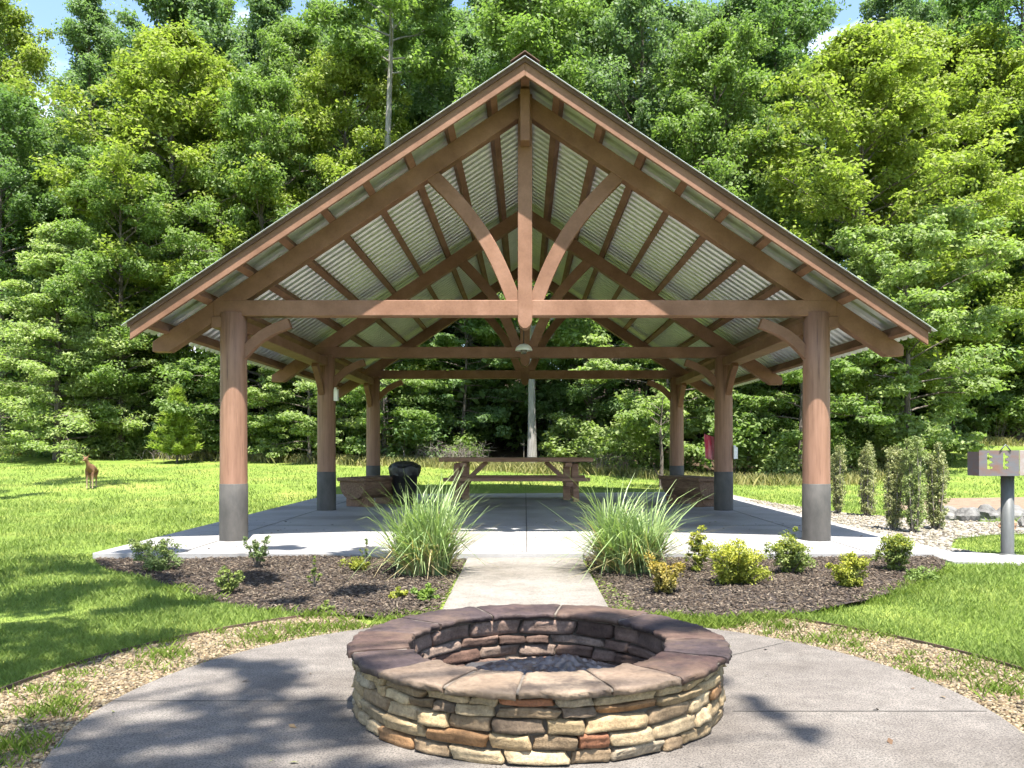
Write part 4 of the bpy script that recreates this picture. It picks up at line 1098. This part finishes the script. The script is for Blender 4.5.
orn_grass((-.93, 7.65, -.005), 1.16, .86, 820, 'clump of tall ornamental grass on the left of the path', 61)
orn_grass((.92, 7.75, -.005), 1.36, .78, 860, 'wider clump of tall ornamental grass on the right of the path', 62)

# ------------------------------------------------------------------ bed shrubs
def bed_shrub(px, py, w_, h, colr, label, seed, nst=9, per=26, size=.035, sparse=False, name='garden_shrub', top=None):
    y = CH*F/(py-HZ); x = (px-CX)*y/F; rs = random.Random(seed); r_ = np.random.default_rng(seed)
    t = empty(name, (x, y, -.005)); tag(t, label, 'shrub')
    mb = MB(); cl_ = []
    for k in range(nst):
        a = 6.283*k/nst+rs.uniform(-.4, .4); rr = w_/2*rs.uniform(.2, .95); hh_ = h*rs.uniform(.42, 1.12)*(1-.25*(rr/(w_/2)))
        p1 = Vector((rr*.5*math.cos(a), rr*.5*math.sin(a), hh_*.55)); p2 = Vector((rr*math.cos(a), rr*math.sin(a), hh_))
        mb.tube([(0, 0, 0), p1, p2], [.006, .005, .002], 5, False)
        for q in range(7 if not sparse else 4):
            f = rs.uniform(.15, 1) if not sparse else rs.uniform(.45, 1)
            c_ = Vector((0, 0, 0)).lerp(p1, f*2) if f < .5 else p1.lerp(p2, f*2-1)
            jit = .05 if not sparse else .015
            cl_.append((c_.x+rs.gauss(0, w_*jit), c_.y+rs.gauss(0, w_*jit), max(.03, c_.z+rs.gauss(0, h*.05)), w_*(.11 if not sparse else .08)*rs.uniform(.5, 1.35)))
    per = int(per*1.7); size *= .78
    V, Fc, lv = foliage(np.array(cl_), per, size, .75, r_, upbias=.6, aspect=.5)
    link(bpy.data.objects.new('stems', mb.mesh('stems', M['bark'])), t)
    tn = np.tile(colr, (len(V), 1))
    if top:
        r2 = np.random.default_rng(seed+1); tips = np.array(cl_); tips = tips[tips[:, 2] > h*.5]; tips[:, 2] += .015
        V2, F2, lv2 = foliage(tips, per//2, size*1.05, .6, r2, upbias=.6, aspect=.5)
        tn = np.r_[tn, np.tile(top, (len(V2), 1))]; Fc = np.r_[Fc, F2+len(V)]; V = np.r_[V, V2]; lv = np.r_[lv, lv2]
    cm = npmesh('foliage', V, Fc, False, {'lv': lv, 'tone': tn}); cm.materials.append(M['tip_leaf']); c = bpy.data.objects.new('foliage', cm); link(c, t)
GOLD = (.205, .225, .032); OLIVE = (.15, .19, .05); SAGE = (.12, .165, .06); ORANGE = (.22, .18, .045)
bed_shrub(160, 570, .56, .34, SAGE, 'loose grey green shrub at the left end of the bed', 71, 12, 24, .034, top=OLIVE)
bed_shrub(257, 569, .36, .34, SAGE, 'sparse upright shrub with bare stems before the front left post', 72, 11, 16, .034, True)
bed_shrub(229, 592, .30, .21, OLIVE, 'small olive green shrub low in the left bed', 73, 9, 22, .03)
bed_shrub(314, 588, .16, .26, OLIVE, 'thin spindly green plant in the middle of the left bed', 74, 5, 14, .03, True)
bed_shrub(357, 571, .34, .14, GOLD, 'flat yellow green plant beside the left ornamental grass', 75, 10, 18, .03)
bed_shrub(366, 566, .14, .34, SAGE, 'single tall weedy stem just left of the ornamental grass', 76, 4, 12, .035, True)
bed_shrub(398, 600, .20, .12, GOLD, 'small yellow sprout in front of the left ornamental grass', 77, 7, 16, .03)
bed_shrub(425, 603, .24, .15, (.14, .21, .04), 'small green sprout beside the left edge of the path', 78, 8, 18, .032)
bed_shrub(327, 612, .16, .08, OLIVE, 'tiny weed near the front edge of the left bed', 79, 5, 14, .028)
bed_shrub(664, 592, .40, .30, ORANGE, 'orange tinged shrub beside the right ornamental grass', 81, 13, 26, .032, top=(.28, .21, .04))
bed_shrub(698, 572, .28, .40, GOLD, 'upright yellow green shrub behind the orange tinged shrub', 82, 9, 24, .034, top=(.28, .28, .03))
bed_shrub(736, 585, .60, .38, GOLD, 'largest golden shrub, a broad mound in the right bed', 83, 20, 30, .034, top=(.29, .29, .03))
bed_shrub(791, 573, .50, .38, OLIVE, 'olive shrub with yellow tips left of the front right post', 84, 16, 28, .034, top=GOLD)
bed_shrub(847, 589, .40, .31, GOLD, 'rounded golden shrub in front of the front right post', 85, 14, 28, .034, top=(.27, .27, .03))
bed_shrub(896, 572, .46, .36, OLIVE, 'green shrub with golden tips at the right end of the bed', 86, 15, 28, .034, top=GOLD)
bed_shrub(918, 580, .36, .12, (.14, .20, .05), 'low trailing weed at the right corner of the bed', 87, 10, 18, .03)

n = 260; lx = rng.uniform(-4.3, 4.3, n); ly = np.where(rng.uniform(0, 1, n) < .6, rng.uniform(8.8, 12.5, n), rng.uniform(2.6, 5.6, n)); 
k = (np.hypot(lx-PC[0], ly-3.86) > .9) & ((ly > 8.8) | (np.hypot(lx-PC[0], ly-PC[1]) < 1.9)); lx, ly = lx[k], ly[k]; n = len(lx)
nr = rand_dirs(n, rng)*.35+np.array([0, 0, 1.]); nr /= np.linalg.norm(nr, axis=1, keepdims=True)
ls = rng.uniform(.008, .028, n); V, Fc = leaf_quads(np.stack([lx, ly, np.where(ly > 8.7, .058, .008)], -1), ls, ls*.5, nr, rand_dirs(n, rng))
tn = np.array([[.10, .06, .035], [.16, .11, .06], [.06, .04, .03], [.14, .15, .05]])[rng.integers(0, 4, n)]
tag(obj('fallen_leaves', npmesh('fallen_leaves', V, Fc, False, {'tone': np.repeat(tn, 4, 0)}), M['chip']), 'small dry fallen leaves scattered over the slab and patio', 'leaves', kind='stuff')
# columnar shrubs
def column_shrub(px, y, w_, h, colr, label, seed):
    x = (px-CX)*y/F; rs = random.Random(seed); r_ = np.random.default_rng(seed)
    t = empty('columnar_shrub', (x, y, tzf(x, y)), rs.uniform(0, 6)); tag(t, label, 'shrub', 'columnar shrubs beside the gravel path')
    mb = MB(); cl_ = []
    for k in range(9):
        a = 2.4*k + rs.uniform(-.4, .4); r0 = w_*.30*math.sqrt((k+.3)/9); hs = h*rs.uniform(.74, 1.04); ox, oy = r0*math.cos(a), r0*math.sin(a)
        bx, by = rs.uniform(-.03, .03), rs.uniform(-.03, .03)
        mb.tube([(ox*.45, oy*.45, 0), (ox, oy, h*.4), (ox*1.1+bx, oy*1.1+by, hs*.9)], [.013, .010, .003], 5, False)
        for q in range(34):
            u = rs.uniform(.06, 1)**.9; z = hs*u; f = min(1, .45+u/.4*.55); rr = w_*.15*(1-max(0, u-.8)*3.2)*rs.uniform(.3, 1.25); aa = rs.uniform(0, 6.28)
            cl_.append((ox*f+bx*u+rr*math.cos(aa), oy*f+by*u+rr*math.sin(aa), z, .04*rs.uniform(.5, 1.35)))
    V, Fc, lv = foliage(np.array(cl_), 26, .034, 1.3, r_, upbias=.35, aspect=.5)
    link(bpy.data.objects.new('stems', mb.mesh('stems', M['twig'])), t)
    cm = npmesh('foliage', V, Fc, False, {'lv': lv}); cm.materials.append(M['shrub_leaf']); c = bpy.data.objects.new('foliage', cm); link(c, t); c.color = (*colr, 1)
CO = (.23, .245, .12)
column_shrub(838, 14.6, .34, 1.22, CO, 'columnar shrub half hidden just right of the front right post', 91)
column_shrub(868, 14.0, .40, 1.20, CO, 'columnar shrub standing alone second from the post', 92)
column_shrub(893, 11.7, .34, 1.20, CO, 'thin columnar shrub at the left of the close trio', 93)
column_shrub(915, 11.4, .44, 1.30, (.20, .24, .10), 'tallest columnar shrub in the middle of the close trio', 94)
column_shrub(936, 11.8, .38, 1.20, CO, 'columnar shrub at the right of the close trio', 95)

# sapling behind the slab on the right
sx_ = (661-CX)*21.2/F
t = empty('sapling', (sx_, 21.2, tzf(sx_, 21.2))); tag(t, 'thin dark sapling left of the right back post behind the slab', 'sapling')
mb = MB(); mb.tube([(0, 0, 0), (.02, 0, .7), (-.02, 0, 1.5), (.05, 0, 2.3)], [.055, .045, .03, .01], 7, False); mb.tube([(0, 0, .25), (-.16, 0, .48), (-.2, 0, .62)], [.02, .012, .006], 5, False)
cl_ = []
for k in range(16):
    a = random.uniform(0, 6.28); p = (math.cos(a)*random.uniform(.2, .7), math.sin(a)*random.uniform(.2, .7), random.uniform(1.3, 2.4)); mb.tube([(0, 0, p[2]-.3), p], [.012, .004], 4, False); cl_.append((*p, .22))
link(bpy.data.objects.new('trunk', mb.mesh('trunk', M['bark'])), t)
V, Fc, lv = foliage(np.array(cl_), 40, .11, .5, rng); cm = npmesh('crown', V, Fc, False, {'lv': lv}); cm.materials.append(M['leaf']); c = bpy.data.objects.new('crown', cm); link(c, t); c.color = (*LG, 1)

# ------------------------------------------------------------------ deer (seen from the front, head raised and turned)
m, nt, b = mat('tan_deer_coat'); v = coord(nt)
sp = N(nt, 'ShaderNodeSeparateXYZ'); nt.links.new(v, sp.inputs[0])
cc = ramp(nt, noise(nt, 14, 4, .6, v), [(.3, (.12, .056, .026)), (.7, (.185, .092, .042))])
low_ = ramp(nt, sp.outputs['Z'], [(.18, (.62, .50, .38)), (.36, (1, 1, 1))]) 
pale = mix(nt, ramp(nt, sp.outputs['Z'], [(.16, (1, 1, 1)), (.34, (0, 0, 0))]), cc, (.30, .22, .14))
nt.links.new(pale, b.inputs['Base Color']); b.inputs['Roughness'].default_value = .85; M['deer'] = m
dy = 20.3; dx = (91-CX)*dy/F
DE = empty('deer', (dx, dy, tzf(dx, dy)), R(17)); tag(DE, 'young brown deer standing on the sunny lawn at left', 'deer')
J = {}; VV = []; EE = []; RRr = []
def jv(n_, p, r, par=None):
    J[n_] = len(VV); VV.append(p); RRr.append(r)
    if par: EE.append((J[par], J[n_]))
# body along y: chest towards camera (-y), rump away
jv('hip', (0, .24, .50), (.085, .10)); jv('mid', (0, .06, .50), (.09, .11), 'hip'); jv('chest', (0, -.13, .51), (.085, .115), 'mid')
jv('neck0', (-.015, -.21, .57), (.055, .07), 'chest'); jv('neck1', (-.045, -.26, .67), (.036, .042), 'neck0'); jv('head', (-.065, -.285, .735), (.036, .038), 'neck1'); jv('muz', (-.095, -.345, .705), (.021, .022), 'head'); jv('nose', (-.108, -.375, .69), (.013, .013), 'muz')
for s_, nm in ((-1, 'l'), (1, 'r')):
    jv('ea'+nm, (-.065+s_*.045, -.27, .785), (.013, .010), 'head'); jv('eb'+nm, (-.065+s_*.075, -.265, .83), (.012, .005), 'ea'+nm)
    jv('sh'+nm, (s_*.06, -.15, .42), (.04, .055), 'chest'); jv('kn'+nm, (s_*.062, -.16, .23), (.019, .021), 'sh'+nm); jv('fe'+nm, (s_*.062, -.155, .06), (.013, .014), 'kn'+nm); jv('ho'+nm, (s_*.062, -.17, .006), (.014, .018), 'fe'+nm)
    jv('th'+nm, (s_*.065, .25, .40), (.048, .075), 'hip'); jv('st'+nm, (s_*.066, .20, .31), (.03, .042), 'th'+nm); jv('hk'+nm, (s_*.066, .30, .21), (.017, .022), 'st'+nm); jv('hf'+nm, (s_*.066, .285, .06), (.013, .014), 'hk'+nm); jv('hh'+nm, (s_*.066, .27, .006), (.014, .018), 'hf'+nm)
jv('tail', (0, .33, .50), (.02, .015), 'hip'); jv('tail2', (0, .36, .43), (.012, .01), 'tail')
me = bpy.data.meshes.new('body'); me.from_pydata(VV, EE, []); o = bpy.data.objects.new('body', me); link(o, DE); me.materials.append(M['deer'])
sk = o.modifiers.new('skin', 'SKIN'); sk.use_smooth_shade = True
for i, r in enumerate(RRr): me.skin_vertices[0].data[i].radius = r
me.skin_vertices[0].data[0].use_root = True
ss = o.modifiers.new('sub', 'SUBSURF'); ss.levels = 2; ss.render_levels = 2
for s_ in (-1, 1):
    MB().lathe([(0, -.007), (.006, -.004), (.008, 0), (.006, .004), (0, .007)], 10).build('eye', M['black'], DE, 0, (-.07+s_*.03, -.312, .74))
DE.scale = (.98, .98, .98)
